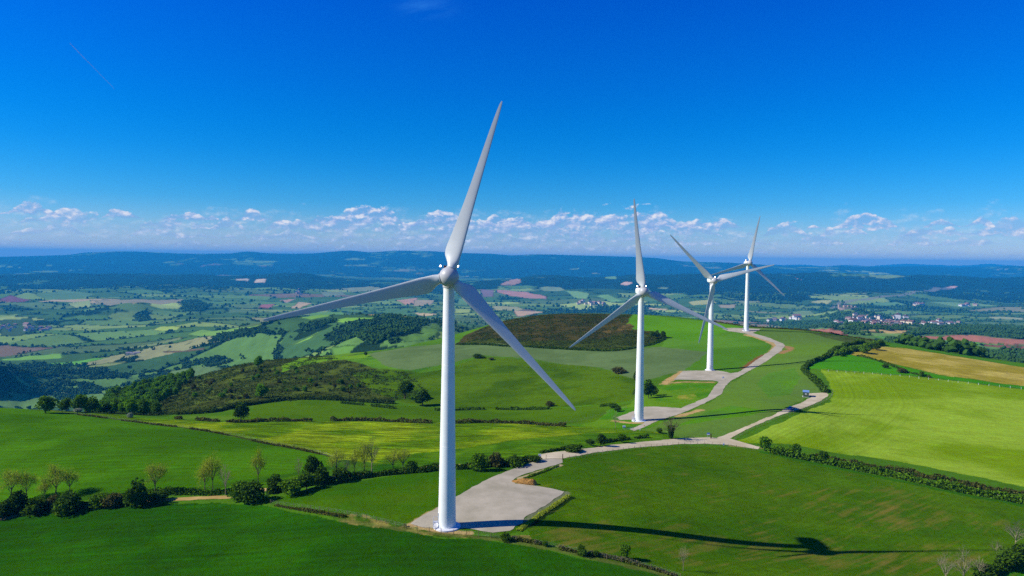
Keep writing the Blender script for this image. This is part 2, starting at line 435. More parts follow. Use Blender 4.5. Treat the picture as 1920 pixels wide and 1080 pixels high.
# ---- named ground patches: pixels, limit depth, colour a, colour b, stripes (two pixels giving their run, width, strength)
KA = 0.83
def paint(px, maxD, ca, cb=None, stripe=None, gr=0.25, soft=None, seed=0, sc=24.0, warp=1.0, lo=0.35, hi=0.65):
    P = hitP(px, maxD)[:, :2]
    X = GX + (wx - GX) * warp; Y = GY + (wy - GY) * warp
    msk = in_poly(X, Y, P)
    if cb is None: cb = np.asarray(ca) * 1.2
    t = sstep(lo, hi, fbm(GX[msk] / sc, GY[msk] / sc, 200 + seed, 5))[:, None]
    col[msk] = (np.asarray(ca) * (1 - t) + np.asarray(cb) * t) * KA
    grain[msk] = gr; samp[msk] = 0
    if stripe:
        q = hit([stripe[0], stripe[1]])[:, :2]; d = q[1] - q[0]; d /= np.hypot(*d)
        phase[msk] = (-(GX[msk] - q[0][0]) * d[1] + (GY[msk] - q[0][1]) * d[0] + (fbm(GX[msk] / 60, GY[msk] / 60, 91, 2) - .5) * stripe[2] * 2) / stripe[2]
        samp[msk] = stripe[3]; along[msk] = (GX[msk] * d[0] + GY[msk] * d[1])
    return msk, P

NB = 1000
# heath slope on the left
paint([(90,772),(180,752),(300,718),(400,692),(480,674),(600,664),(700,656),(770,690),(810,735),(760,752),(600,747),(540,748),(480,757),(420,767),(330,777),(200,776)], 900,
      srgb(62,70,26), srgb(84,100,30), gr=0.5, seed=1, sc=16)
paint([(100,775),(150,758),(230,733),(300,718),(330,722),(320,742),(280,760),(330,777),(200,777)], 900, srgb(48,74,16), srgb(64,96,20), gr=0.6, seed=2)
paint([(640,672),(720,655),(790,648),(860,640),(880,660),(780,700),(700,690)], 950, srgb(66,112,22), srgb(92,138,30), seed=3)
paint([(527,699),(529,684),(560,672),(640,667),(700,664),(690,670),(610,677),(565,686)], 950, srgb(92,140,18), srgb(108,150,24), seed=4)
paint([(600,664),(690,652),(730,650),(726,657),(640,668)], 950, srgb(84,124,30), srgb(100,140,30), seed=4)
# green knoll
paint([(660,700),(720,690),(790,700),(850,688),(905,667),(1000,676),(1090,684),(1150,698),(1196,712),(1188,750),(1150,757),(1000,763),(850,765),(760,757),(700,735)], 800,
      srgb(64,96,0), srgb(84,116,8), gr=0.35, seed=5, sc=30)
paint([(690,664),(770,650),(860,642),(1000,651),(1150,657),(1240,650),(1340,640),(1335,690),(1282,695),(1200,716),(1130,690),(1000,673),(905,666),(850,680),(766,695),(722,686)], 900,
      srgb(92,116,62), srgb(102,126,70), seed=6, gr=0.18)
paint([(1180,575,840),(1200,590),(1330,603),(1400,613),(1460,640),(1445,665),(1400,687),(1370,699),(1282,694),(1330,660),(1240,651),(1250,632),(1170,616)], 860,
      srgb(78,126,20), srgb(92,140,34), seed=7, gr=0.18, sc=60)
paint([(1190,590),(1330,603),(1400,613),(1360,622),(1300,640),(1250,632),(1170,616)], 860, srgb(84,140,10), srgb(92,148,18), seed=77, gr=0.18, sc=60)
paint([(856,646),(872,628),(935,603),(940,600,805),(1040,600,815),(1120,600,815),(1186,600,810),(1178,602),(1168,616),(1232,622),(1252,632),(1216,645),(1150,657),(1000,652)], 820,
      srgb(60,60,24), srgb(76,70,30), seed=8, gr=0.6, sc=14)
paint([(858,645),(880,638),(1000,640),(1120,636),(1200,622),(1252,632),(1216,646),(1150,657),(1000,652)], 820, srgb(52,62,18), srgb(70,82,22), seed=9, gr=0.6, sc=10)
paint([(1130,622),(1160,612),(1180,606),(1190,612),(1180,622),(1150,628)], 820, srgb(110,92,44), srgb(72,68,28), seed=10, gr=0.6, sc=7)
paint([(935,603),(940,600,800),(1040,600,800),(1186,600,800),(1186,590),(1040,589.5),(990,592)], 830, srgb(86,104,22), srgb(70,80,24), seed=11, gr=0.4)
# middle strip fields
paint([(330,779),(420,769),(480,758),(540,749),(620,751),(760,761),(850,765),(1000,764),(1100,762),(1180,757),(1165,775),(1120,792),(1000,796),(640,791),(430,790),(330,786)], 700,
      srgb(72,108,2), srgb(82,118,8), seed=12, gr=0.22)
paint([(330,779),(420,769),(480,760),(470,775),(430,789),(330,786)], 700, srgb(76,118,18), srgb(96,132,30), seed=13)
paint([(1140,770),(1180,757),(1200,740),(1244,722),(1345,716),(1335,745),(1280,775),(1230,800),(1180,812),(1060,802),(1120,790)], 700, srgb(70,128,12), srgb(98,140,20), seed=14, sc=14)
paint([(1270,742),(1300,738),(1310,744),(1290,750),(1265,748)], 600, srgb(150,150,50), srgb(100,140,20), seed=15, sc=6)
# yellow-green mown strip
paint([(60,768),(110,771),(200,776),(330,787),(430,791),(640,790),(850,792),(1000,795),(1100,800),(1180,806),(1250,813),(1290,821),(1150,836),(1050,850),(900,868),(760,874),(640,864),(540,838),(450,820),(330,800),(200,783)], 400,
      srgb(88,122,6), srgb(128,150,18), stripe=((640,815),(900,822),2.4,1.1), seed=16, gr=0.5, sc=18)
paint([(900,836),(1000,822),(1100,812),(1250,814),(1290,821),(1150,836),(1050,850),(900,868),(760,874),(700,866),(780,850)], 400, srgb(66,108,8), srgb(88,128,12), stripe=((640,830),(900,838),2.4,0.6), seed=17, gr=0.4, sc=12)
# big left field
paint([(-500,764),(0,766),(60,768),(110,773),(200,784),(330,801),(450,821),(560,843),(625,857),(640,866),(640,882),(560,897),(400,922),(260,934),(0,944),(-500,966)], 420,
      srgb(62,108,0), srgb(76,126,8), stripe=((0,850),(400,846),3.5,0.17), seed=18, gr=0.22, sc=40)
paint([(640,862),(760,872),(900,866),(1030,853),(1010,862),(900,875),(760,888),(640,896),(560,903),(600,880)], 420, srgb(44,88,8), srgb(70,110,20), seed=19, gr=0.5, sc=8)
# small field by the pad, and the corner by the track
paint([(500,944),(560,922),(640,905),(760,888),(860,874),(960,870),(1040,850),(1064,862),(1064,920),(1000,990),(940,1004),(780,992),(640,974)], 300,
      srgb(58,102,0), srgb(74,112,4), seed=20, gr=0.22, sc=30)
paint([(590,958),(700,972),(780,990),(900,1004),(1000,1004),(1010,1020),(900,1010),(780,998),(640,980)], 300, srgb(66,100,14), srgb(140,130,60), seed=21, gr=0.5, sc=4, lo=.45)
# field right of the track
paint([(1200,806),(1300,769),(1345,746),(1362,722),(1400,700),(1470,650),(1420,622),(1420,615),(1500,621),(1600,634),(1640,641),(1562,657),(1506,690),(1532,716),(1546,737),(1520,741),(1450,779),(1345,820),(1285,822)], 700,
      srgb(96,128,48), srgb(100,136,38), seed=22, gr=0.18, sc=60)
paint([(1440,700),(1490,690),(1500,710),(1480,740),(1440,745),(1420,720)], 700, srgb(92,144,16), srgb(88,134,34), seed=23, sc=30)
paint([(1270,800),(1330,770),(1370,760),(1440,770),(1400,780),(1320,790)], 700, srgb(88,142,14), srgb(84,130,36), seed=24, sc=20)
# dark verge beyond it, on the brow
paint([(1500,620),(1600,634),(1640,641),(1660,650),(1600,650),(1580,640)], 760, srgb(70,84,38), srgb(84,104,44), seed=25, gr=0.4, sc=10)
# yellow field, narrow green field, mown field
paint([(1590,664),(1610,655),(1650,650),(1700,653),(1800,669),(1920,689),(2300,740),(2300,775),(1920,724),(1760,702),(1640,674)], 640,
      srgb(158,144,44), srgb(186,168,76), stripe=((1700,664),(1900,697),4.0,0.35), seed=26, gr=0.25, sc=25)
paint([(1640,645),(1684,644),(1800,664),(1920,684),(2300,732),(2300,738),(1920,688),(1800,668),(1700,652)], 640, srgb(66,124,14), srgb(80,134,20), seed=27)
paint([(1508,692),(1550,672),(1590,664),(1650,678),(1750,702),(1850,716),(1930,725),(2300,772),(2300,780),(1930,731),(1750,709),(1600,696),(1545,692)], 640,
      srgb(58,134,0), srgb(72,144,6), seed=28, gr=0.15, sc=50)
mown, _ = paint([(1368,832),(1440,802),(1500,777),(1556,752),(1562,738),(1548,706),(1540,692),(1600,696),(1750,709),(1930,731),(2300,780),(2300,1010),(1920,912),(1700,868),(1500,836),(1440,830)], 640,
      srgb(118,150,8), srgb(146,176,44), stripe=((1640,765),(1900,800),2.4,0.2), seed=29, gr=0.2, sc=40)
bl = smooth_line(hitP([(1368,832),(1440,802),(1500,777),(1556,752),(1566,738),(1552,706),(1530,680)], 640)[:, :2], 4)
dd = dist_line(GX[mown], GY[mown], bl)
w = 1 - sstep(36, 44, dd + (fbm(GX[mown] / 30, GY[mown] / 30, 93, 2) - .5) * 12)
phase[mown] = np.where(w > 0.5, dd / 2.6, phase[mown]); along[mown] = np.where(w > 0.5, along[mown] * 0.2, along[mown]); samp[mown] = np.where(w > 0.5, 0.13, samp[mown])
# near right field
nrf, _ = paint([(1040,872),(1090,854),(1200,840),(1280,834),(1370,838),(1430,847),(1600,882),(1800,924),(1920,946),(2400,1030),(2400,1230),(1250,1230),(1290,1092),(1240,1072),(1100,1042),(1000,1014),(985,985),(1055,935),(1066,925),(985,905),(970,895)], 320,
      srgb(66,106,0), srgb(80,116,6), stripe=((1650,1065),(1800,998),2.2,0.10), seed=30, gr=0.3, sc=30)
# dry brown streaks follow the drilling rows
cen = hit([(1640,950), (1560,1050), (1100,1010)])[:, :2]
dry[nrf] = 0.06 + 0.66 * np.exp(-(((GX[nrf] - cen[0][0]) / 26) ** 2 + ((GY[nrf] - cen[0][1]) / 20) ** 2)) + 0.55 * np.exp(-(((GX[nrf] - cen[1][0]) / 50) ** 2 + ((GY[nrf] - cen[1][1]) / 14) ** 2)) + 0.4 * np.exp(-(((GX[nrf] - cen[2][0]) / 20) ** 2 + ((GY[nrf] - cen[2][1]) / 14) ** 2))
dry[nrf] *= sstep(2, 14, dist_line(GX[nrf], GY[nrf], hitP([(1430,847),(1600,882),(1800,924),(1920,946),(2000,960)], 320)[:, :2]))
# bottom left field
paint([(-600,985),(0,966),(120,960),(255,949),(345,943),(400,941),(470,948),(520,952),(640,980),(760,994),(830,1006),(900,1010),(1000,1026),(1100,1046),(1240,1076),(1290,1096),(1260,1230),(-600,1230)], 260,
      srgb(38,84,0), srgb(46,98,2), stripe=((0,1000),(500,960),3.0,0.14), seed=31, gr=0.3, sc=26)
paint([(1836,1084),(1880,1062),(1930,1036),(2300,960),(2300,1300),(1860,1300)], 260, srgb(50,120,6), srgb(70,130,14), seed=32, gr=0.4, sc=6)

# verges and bare soil along lines: pixels, half width m, colour, maxD
def line_paint(px, hw, c, maxD=None, k=1.0, n=5):
    Lw = smooth_line(hitP(px, maxD)[:, :2], n)
    x0, y0 = Lw.min(0) - 3 * hw - 5; x1, y1 = Lw.max(0) + 3 * hw + 5
    idx = np.nonzero((GX > x0) & (GX < x1) & (GY > y0) & (GY < y1))[0]
    dd = dist_line(GX[idx], GY[idx], Lw) + (fbm(GX[idx] / 2.5, GY[idx] / 2.5, 351, 3) - 0.5) * hw * 1.2
    w = ((1 - sstep(hw * 0.6, hw, dd)) * k)[:, None]
    col[idx] = col[idx] * (1 - w) + np.asarray(c) * w; samp[idx] *= (1 - w[:, 0])
SOIL = srgb(172, 144, 88); SOILD = srgb(120, 84, 44)
line_paint([(60,768),(200,783),(330,800),(450,820),(560,842),(630,858)], 1.4, srgb(62,74,24))
line_paint([(-100,948),(120,935),(260,926),(400,914),(560,888),(640,876)], 2.6, srgb(46,80,10), k=.7)
line_paint([(1395,690),(1412,680),(1432,666)], 3.6, SOILD); line_paint([(1400,628),(1428,636),(1452,646),(1452,656),(1440,664)], 3.2, SOIL)
line_paint([(1476,650),(1482,655),(1466,662)], 3.8, srgb(150,116,70)); line_paint([(1330,600),(1370,608),(1430,613),(1500,620)], 4.5, srgb(120,110,50), 700, .8)
line_paint([(1246,720),(1262,708),(1280,697)], 3.2, SOIL); line_paint([(1258,718),(1290,716),(1335,717)], 2.4, srgb(160,134,80))
line_paint([(1150,789),(1180,793),(1212,793)], 2.2, SOIL); line_paint([(1268,781),(1292,775),(1312,769)], 2.6, SOIL)
line_paint([(776,984),(800,992),(840,997),(880,1000)], 1.4, SOIL, k=.9); line_paint([(770,982),(790,970),(822,952)], 0.9, SOIL, k=.8)
line_paint([(1052,872),(1005,887),(974,897)], 0.9, srgb(176,156,112)); line_paint([(1060,925),(1020,955),(985,978)], 1.6, srgb(120,120,90), k=.7)
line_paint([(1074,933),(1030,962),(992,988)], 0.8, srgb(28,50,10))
line_paint([(1430,848),(1600,884),(1800,926),(1920,948)], 2.0, srgb(50,96,8)); line_paint([(1370,836),(1430,840)], 1.0, SOIL, k=.5)
line_paint([(640,976),(780,996),(900,1008),(1000,1022),(1100,1044),(1240,1076)], 1.2, srgb(96,98,44), k=.6)
line_paint([(1545,693),(1650,701),(1750,709),(1930,731)], 1.5, srgb(50,90,16), k=.8)

# valley patches seen from here
vd = [((0,560),(20,553),(58,562),(45,566),(0,564),(118,76,84)), ((70,565),(100,561),(235,562),(240,567),(170,568),(176,156,112)),
 ((125,569),(170,562),(173,575),(140,577),(150,166,92)), ((280,573),(300,567),(330,566),(342,572),(338,579),(300,579),(168,188,92)),
 ((170,562),(215,562),(345,561),(340,566),(250,571),(146,138,98)), ((135,690),(200,680),(238,679),(175,691),(140,692),(124,138,72)),
 ((300,660),(385,652),(383,656),(310,663),(134,108,80)), ((350,627),(380,617),(495,611),(490,618),(420,628),(390,631),(112,150,58)),
 ((285,619),(300,612),(340,612),(335,618),(300,621),(150,172,70)), ((0,673),(118,663),(118,671),(0,677),(112,158,56)), ((60,684),(120,679),(210,669),(130,686),(92,150,48)),
 ((235,652),(340,632),(342,635),(290,648),(240,654),(112,128,72)), ((480,523),(500,523),(497,530),(475,530),(200,176,140)), ((440,523),(468,522),(466,527),(444,526),(180,164,132)),
 ((931,543),(948,544),(1025,556),(1025,561),(977,558),(931,548),(172,126,106)), ((937,534),(954,527),(962,522),(978,530),(962,535),(168,130,104)),
 ((900,542),(927,544),(925,556),(906,557),(128,104,100)), ((1058,545),(1106,550),(1100,560),(1077,559),(122,158,84)), ((1117,555),(1140,552),(1169,564),(1146,567),(116,156,80)),
 ((1162,533),(1171,528),(1188,530),(1177,535),(206,168,136)), ((1123,519),(1155,518),(1156,524),(1135,522),(110,146,80)), ((960,582),(1021,585),(1000,589),(969,594),(196,164,120)),
 ((921,574),(971,575),(983,580),(931,582),(158,156,100)), ((1208,576),(1252,579),(1252,582),(1217,580),(190,166,120)), ((740,563),(783,558),(780,568),(759,572),(182,142,110)),
 ((777,562),(817,563),(810,571),(774,574),(164,148,108)), ((774,586),(822,589),(798,593),(192,168,114)), ((852,580),(884,579),(882,586),(852,587),(150,166,80)),
 ((520,563),(556,560),(538,568),(176,144,112)), ((559,566),(585,569),(565,578),(544,578),(180,156,110)), ((490,571),(517,570),(510,577),(486,577),(160,104,96)),
 ((1517,566),(1535,563),(1563,563),(1552,571),(166,168,100)), ((1614,621),(1633,618),(1708,618.5),(1701,625),(190,160,92)), ((1611,623),(1701,626),(1690,631),(1640,631),(110,140,70)),
 ((1720,633),(1736,629),(1823,628),(1920,637),(2100,655),(2100,662),(1920,644),(1806,641),(172,112,84)),
 ((1611,629),(1684,632),(1833,641),(1888,644),(1874,648),(1752,643),(1671,638),(96,150,50)), ((1833,646),(1920,648),(2100,665),(2100,675),(1920,656),(1874,652),(140,84,66)),
 ((1562,629),(1606,630),(1665,637),(1671,642),(1644,642),(86,112,56)), ((1517,617.5),(1584,620),(1584,627),(1552,626),(160,104,78)),
 ((1527,521),(1538,522),(1536,527),(1529,526),(226,168,130)), ((1490,519),(1497,520),(1505,525),(1494,523),(220,150,120)), ((1550,522),(1565,525),(1560,526),(1550,524),(220,160,120)), ((1552,530),(1572,533),(1572,536),(1555,533),(226,170,130)),
 ((1768,538),(1790,534),(1797,537),(1780,542),(200,156,130)), ((562,598),(580,586),(641,584),(650,590),(620,593),(580,601),(104,146,52)), ((626,602),(650,595),(707,595),(689,601),(650,607),(112,158,48)),
 ((690,589),(716,590),(712,592),(692,591),(190,150,90)), ((728,590),(766,593),(760,594.5),(730,592),(180,178,90)), ((738,629),(777,625),(786,613),(828,619),(822,634),(762,643),(92,130,48)),
 ((520,652),(595,625),(580,637),(538,649),(112,152,58)), ((611,655),(677,650),(731,653),(689,661),(620,664),(90,130,46)),
 ((0,600),(60,596),(75,612),(40,630),(0,630),(64,88,44)), ((65,552),(120,544),(180,552),(150,560),(90,562),(96,130,72)),
 ((1205,542),(1250,536),(1262,545),(1215,550),(120,140,84)), ((1290,566),(1330,562),(1345,568),(1300,573),(170,170,96)), ((1345,572),(1380,570),(1378,578),(1350,577),(160,146,104)), ((1370,563),(1415,560),(1428,567),(1395,569),(130,140,90)),
 ((1480,585),(1520,583),(1545,588),(1500,592),(116,140,84)), ((1520,588),(1560,584),(1600,588),(1560,594),(120,146,84)), ((1620,568),(1680,566),(1700,571),(1650,574),(104,146,84)), ((1740,566),(1830,568),(1880,573),(1800,576),(116,150,84)), ((1850,594),(1920,596),(1920,600),(1860,599),(150,156,104)),
 ((1010,540),(1050,538),(1060,544),(1020,546),(122,140,90)), ((640,540),(700,537),(720,545),(660,548),(128,136,92)), ((600,548),(640,546),(650,553),(610,556),(120,134,92)), ((700,552),(740,549),(750,556),(710,558),(128,150,84)),
 ((860,560),(900,562),(895,572),(856,570),(104,140,72)), ((1180,562),(1200,560),(1215,566),(1195,570),(150,164,90))]
def far_paint(px, c):
    P = hit(px)[:, :2]
    idx = np.nonzero(GY > 1100)[0]
    X = GX[idx] + (fbm(GX[idx] / 120, GY[idx] / 120, 361, 2) - .5) * 16; Y = GY[idx] + (fbm(GX[idx] / 120, GY[idx] / 120, 362, 2) - .5) * 24
    msk = idx[in_poly(X, Y, P)]
    dd = dist_line(GX[msk], GY[msk], np.vstack([P, P[:1]])); ew = 1 - sstep(3, 10, dd * 1.0 + 6 * (fbm(GX[msk] / 60, GY[msk] / 60, 363, 2) - .5))
    cc = c * (0.88 + 0.24 * fbm(GX[msk] / 70, GY[msk] / 70, 364, 3)[:, None])
    col[msk] = cc * (1 - ew[:, None] * 0.7) + DK * ew[:, None] * 0.7
    return P
FREE = []
for e in vd:
    FREE.append(far_paint(list(e[:-1]), srgb(*e[-1])))
WOODS = [[(1703,623),(1733,614),(1800,612),(1930,614),(2100,622),(2100,650),(1930,637),(1823,627),(1736,628),(1712,633)],
 [(1660,636),(1700,640),(1752,644),(1806,650),(1860,661),(1930,664),(2100,690),(2100,700),(1930,680),(1806,667),(1747,656),(1687,645)],
 [(640,640),(610,630),(640,612),(670,604),(730,600),(800,603),(835,606),(790,612),(770,625),(740,630),(755,645),(690,648)],
 [(20,686),(60,680),(130,684),(200,690),(200,702),(130,704),(20,698)], [(140,702),(190,694),(240,702),(240,712),(150,712)],
 [(-200,640),(0,688),(26,706),(50,724),(44,742),(0,752),(-300,760)], [(60,722),(120,712),(190,726),(186,738),(120,734),(60,742)], [(100,742),(160,738),(150,756),(110,758)],
 [(400,634),(420,625),(480,618),(500,622),(480,632),(410,640)], [(340,566),(372,564),(395,574),(380,584),(345,582)], [(250,592),(275,580),(284,600),(262,604)],
 [(1550,592),(1570,586),(1630,590),(1640,598),(1560,600)], [(260,705),(300,702),(330,710),(300,716),(260,713)], [(340,680),(400,672),(424,672),(400,682),(345,690)], [(380,686),(430,678),(434,681),(384,690)],
 [(560,612),(600,602),(640,600),(600,616),(570,624)], [(1584,606),(1640,612),(1700,614),(1700,620),(1590,618)], [(1440,606),(1540,600),(1580,604),(1560,612),(1460,612)],
 [(990,522),(1100,520),(1120,530),(1040,536),(995,532)], [(0,516),(100,515),(300,522),(420,522),(440,540),(300,548),(100,540),(0,545)], [(1200,525),(1440,516),(1600,520),(1760,520),(1700,540),(1500,565),(1330,560),(1240,545)], [(1770,524),(1930,522),(1930,565),(1800,563),(1740,555)]]
WP = []
for wpx in WOODS:
    P = hit(wpx)[:, :2]; WP.append(P)
for i in (0, 1, 2, 5, 8, 9, 10, 11, 12, 13, 14, 15, 16, 17, 18, 19, 20, 21):
    P = WP[i]; idx = np.nonzero(GY > 1100)[0]
    nz = 140 if i < 18 else 500
    X = GX[idx] + (fbm(GX[idx] / nz, GY[idx] / nz, 371, 3) - .5) * nz * .8; Y = GY[idx] + (fbm(GX[idx] / nz, GY[idx] / nz, 372, 3) - .5) * nz * 1.2
    msk = idx[in_poly(X, Y, P)]
    if i >= 18: msk = msk[fbm(GX[msk] / 400, GY[msk] / 400, 377, 3) > 0.36]
    col[msk] = DK * (0.55 + 0.9 * fbm(GX[msk] / 50, GY[msk] / 50, 373, 4)[:, None])
for i in range(35, 45):
    P = FREE[i] if i < len(FREE) else None
line_paint([(1566,580),(1574,570),(1600,563),(1650,557),(1700,552),(1745,546),(1780,540)], 45, srgb(128,126,110), k=.8)

colour4 = np.ones((len(GX), 4), np.float32); colour4[:, :3] = np.clip(col, 0.001, 0.9)
vid = np.arange(nr * nc).reshape(nr, nc)
quads = np.stack([vid[:-1, :-1], vid[:-1, 1:], vid[1:, 1:], vid[1:, :-1]], -1).reshape(-1, 4)

mt, nt, N, L, P = mat_new("ground")
at = N.new('ShaderNodeAttribute'); at.attribute_name = 'soil'
ap = N.new('ShaderNodeAttribute'); ap.attribute_name = 'row_phase'; asn = N.new('ShaderNodeAttribute'); asn.attribute_name = 'row_strength'; ag = N.new('ShaderNodeAttribute'); ag.attribute_name = 'grain'
ge = N.new('ShaderNodeNewGeometry')
def mth(op, a=None, b=None, c=None):
    n = N.new('ShaderNodeMath'); n.operation = op
    for i, q in enumerate((a, b, c)):
        if q is None: continue
        if isinstance(q, (int, float)): n.inputs[i].default_value = q
        else: L.new(q, n.inputs[i])
    return n.outputs[0]
def nz(scale, det=4, rough=.6, vec=None):
    n = N.new('ShaderNodeTexNoise'); n.inputs['Scale'].default_value = scale; n.inputs['Detail'].default_value = det; n.inputs['Roughness'].default_value = rough
    L.new(vec or ge.outputs['Position'], n.inputs['Vector']); return n.outputs['Fac']
fine = nz(2.6, 4, .8); midn = nz(0.22, 4, .65); lown = nz(0.03, 3)
aa = N.new('ShaderNodeAttribute'); aa.attribute_name = 'row_along'; ad = N.new('ShaderNodeAttribute'); ad.attribute_name = 'dry'
cmb = N.new('ShaderNodeCombineXYZ'); L.new(mth('MULTIPLY', ap.outputs['Fac'], 1.0), cmb.inputs[0]); L.new(mth('MULTIPLY', aa.outputs['Fac'], 0.035), cmb.inputs[1])
sn = mth('SINE', mth('MULTIPLY', ap.outputs['Fac'], 2 * math.pi))
rn = N.new('ShaderNodeTexNoise'); rn.inputs['Scale'].default_value = 1.3; rn.inputs['Detail'].default_value = 3; L.new(cmb.outputs[0], rn.inputs['Vector'])
rowv = mth('MULTIPLY_ADD', mth('SUBTRACT', rn.outputs['Fac'], 0.5), 3.2, mth('MULTIPLY', sn, 0.35))
rowv = mth('MULTIPLY', rowv, mth('MULTIPLY_ADD', midn, 1.6, 0.1))
rowf = mth('MULTIPLY_ADD', mth('MULTIPLY', rowv, asn.outputs['Fac']), 1.0, 1.0)
smp = N.new('ShaderNodeMapping'); smp.inputs['Scale'].default_value = (0.03, 0.42, 0.1); smp.inputs['Rotation'].default_value = (0, 0, 0.06); L.new(ge.outputs['Position'], smp.inputs['Vector'])
wind = nz(1.0, 5, .72, smp.outputs['Vector'])
mott = nz(0.9, 3, .75)
gr = mth('ADD', mth('ADD', mth('MULTIPLY', mth('SUBTRACT', wind, 0.5), 2.4), mth('ADD', mth('MULTIPLY', mth('SUBTRACT', mott, 0.5), 2.6), mth('MULTIPLY', mth('SUBTRACT', fine, 0.5), 4.2))), mth('ADD', mth('MULTIPLY', mth('SUBTRACT', midn, 0.5), 2.2), mth('MULTIPLY', mth('SUBTRACT', lown, 0.5), 0.7)))
grf = mth('MULTIPLY_ADD', gr, ag.outputs['Fac'], 1.0)
tot = mth('MAXIMUM', mth('MULTIPLY', rowf, grf), 0.15)
mul = N.new('ShaderNodeVectorMath'); mul.operation = 'SCALE'; L.new(at.outputs['Color'], mul.inputs[0]); L.new(tot, mul.inputs['Scale'])
hs = N.new('ShaderNodeHueSaturation'); L.new(mul.outputs[0], hs.inputs['Color'])
L.new(mth('MULTIPLY_ADD', mth('SUBTRACT', midn, 0.5), 0.035, 0.5), hs.inputs['Hue']); hs.inputs['Saturation'].default_value = 1.0
strk = mth('MULTIPLY_ADD', rn.outputs['Fac'], 0.55, mth('MULTIPLY_ADD', nz(0.07, 5, .65), 0.6, mth('MULTIPLY', fine, 0.12)))
dm = mth('SUBTRACT', mth('MULTIPLY_ADD', ad.outputs['Fac'], 0.20, strk), 0.71)
dmx = N.new('ShaderNodeMix'); dmx.data_type = 'RGBA'; dc = mth('MULTIPLY', dm, 5.0); dc.node.use_clamp = True
L.new(mth('MULTIPLY', dc, mth('GREATER_THAN', ad.outputs['Fac'], 0.01)), dmx.inputs[0]); L.new(hs.outputs[0], dmx.inputs[6]); dmx.inputs[7].default_value = (*(srgb(128,118,44) * .8), 1)
L.new(dmx.outputs[2], P.inputs['Base Color']); P.inputs['Roughness'].default_value = 0.95; P.inputs['Specular IOR Level'].default_value = 0.0
bp = N.new('ShaderNodeBump'); bp.inputs['Strength'].default_value = 0.7; bp.inputs['Distance'].default_value = 0.4
L.new(mth('ADD', mth('MULTIPLY', fine, .6), midn), bp.inputs['Height']); L.new(bp.outputs[0], P.inputs['Normal'])
MAT_GROUND = mt
ter = new_mesh("terrain", np.stack([GX, GY, GZ], -1), quads, MAT_GROUND, True)
me = ter.data
a = me.color_attributes.new('soil', 'FLOAT_COLOR', 'POINT'); a.data.foreach_set('color', colour4.ravel())
for nm, arr in (('row_phase', phase), ('row_strength', samp), ('grain', grain), ('row_along', along), ('dry', dry)):
    a = me.attributes.new(nm, 'FLOAT', 'POINT'); a.data.foreach_set('value', arr.astype(np.float32))
tag(ter, 'rolling farmland of fields, heath slopes, valley floor and far blue hills', kind='structure')
print('terrain done')

# ------------------------------------------------------------------ sheets laid on the ground
def sheet(name, px, mat, lift=0.05, maxD=None, step=4.0, world=None, thick=0.0):
    P = world if world is not None else hitP(px, maxD)[:, :2]
    out = []
    for a, b in zip(P, np.roll(P, -1, 0)):
        n = max(1, int(np.hypot(*(b - a)) / 1.5))
        for i in range(n): out.append(a + (b - a) * i / n)
    B = np.array(out); B = B + (np.stack([fbm(B[:, 0] / 2.2, B[:, 1] / 2.2, 401, 2), fbm(B[:, 0] / 2.2, B[:, 1] / 2.2, 402, 2)], -1) - 0.5) * 0.9
    x0, y0 = B.min(0); x1, y1 = B.max(0)
    gx, gy = np.meshgrid(np.arange(x0, x1, step), np.arange(y0, y1, step)); gx = gx.ravel(); gy = gy.ravel()
    k = in_poly(gx, gy, B); gx, gy = gx[k], gy[k]
    if len(gx):
        k = dist_line(gx, gy, np.vstack([B, B[:1]])) > step * .4; gx, gy = gx[k], gy[k]
    V = [Vector(p) for p in B] + [Vector((a, b)) for a, b in zip(gx, gy)]
    r = delaunay_2d_cdt(V, [], [list(range(len(B)))], 1, 1e-4)
    v2 = np.array([tuple(p) for p in r[0]]); z = zfun(v2[:, 0], v2[:, 1]) + lift
    fc = []
    for f in r[2]:
        a, b, c = (v2[i] for i in f[:3])
        fc.append(tuple(f) if (b[0]-a[0])*(c[1]-a[1])-(b[1]-a[1])*(c[0]-a[0]) > 0 else tuple(reversed(f)))
    o = new_mesh(name, np.column_stack([v2, z]), fc, mat, True)
    return o
def ribbon(px, w):
    Lw = smooth_line(hitP(px)[:, :2], 5); d = np.gradient(Lw, axis=0); d /= np.hypot(d[:, 0], d[:, 1])[:, None]
    nrm = np.stack([-d[:, 1], d[:, 0]], -1)
    return np.vstack([Lw + nrm * w / 2, (Lw - nrm * w / 2)[::-1]])
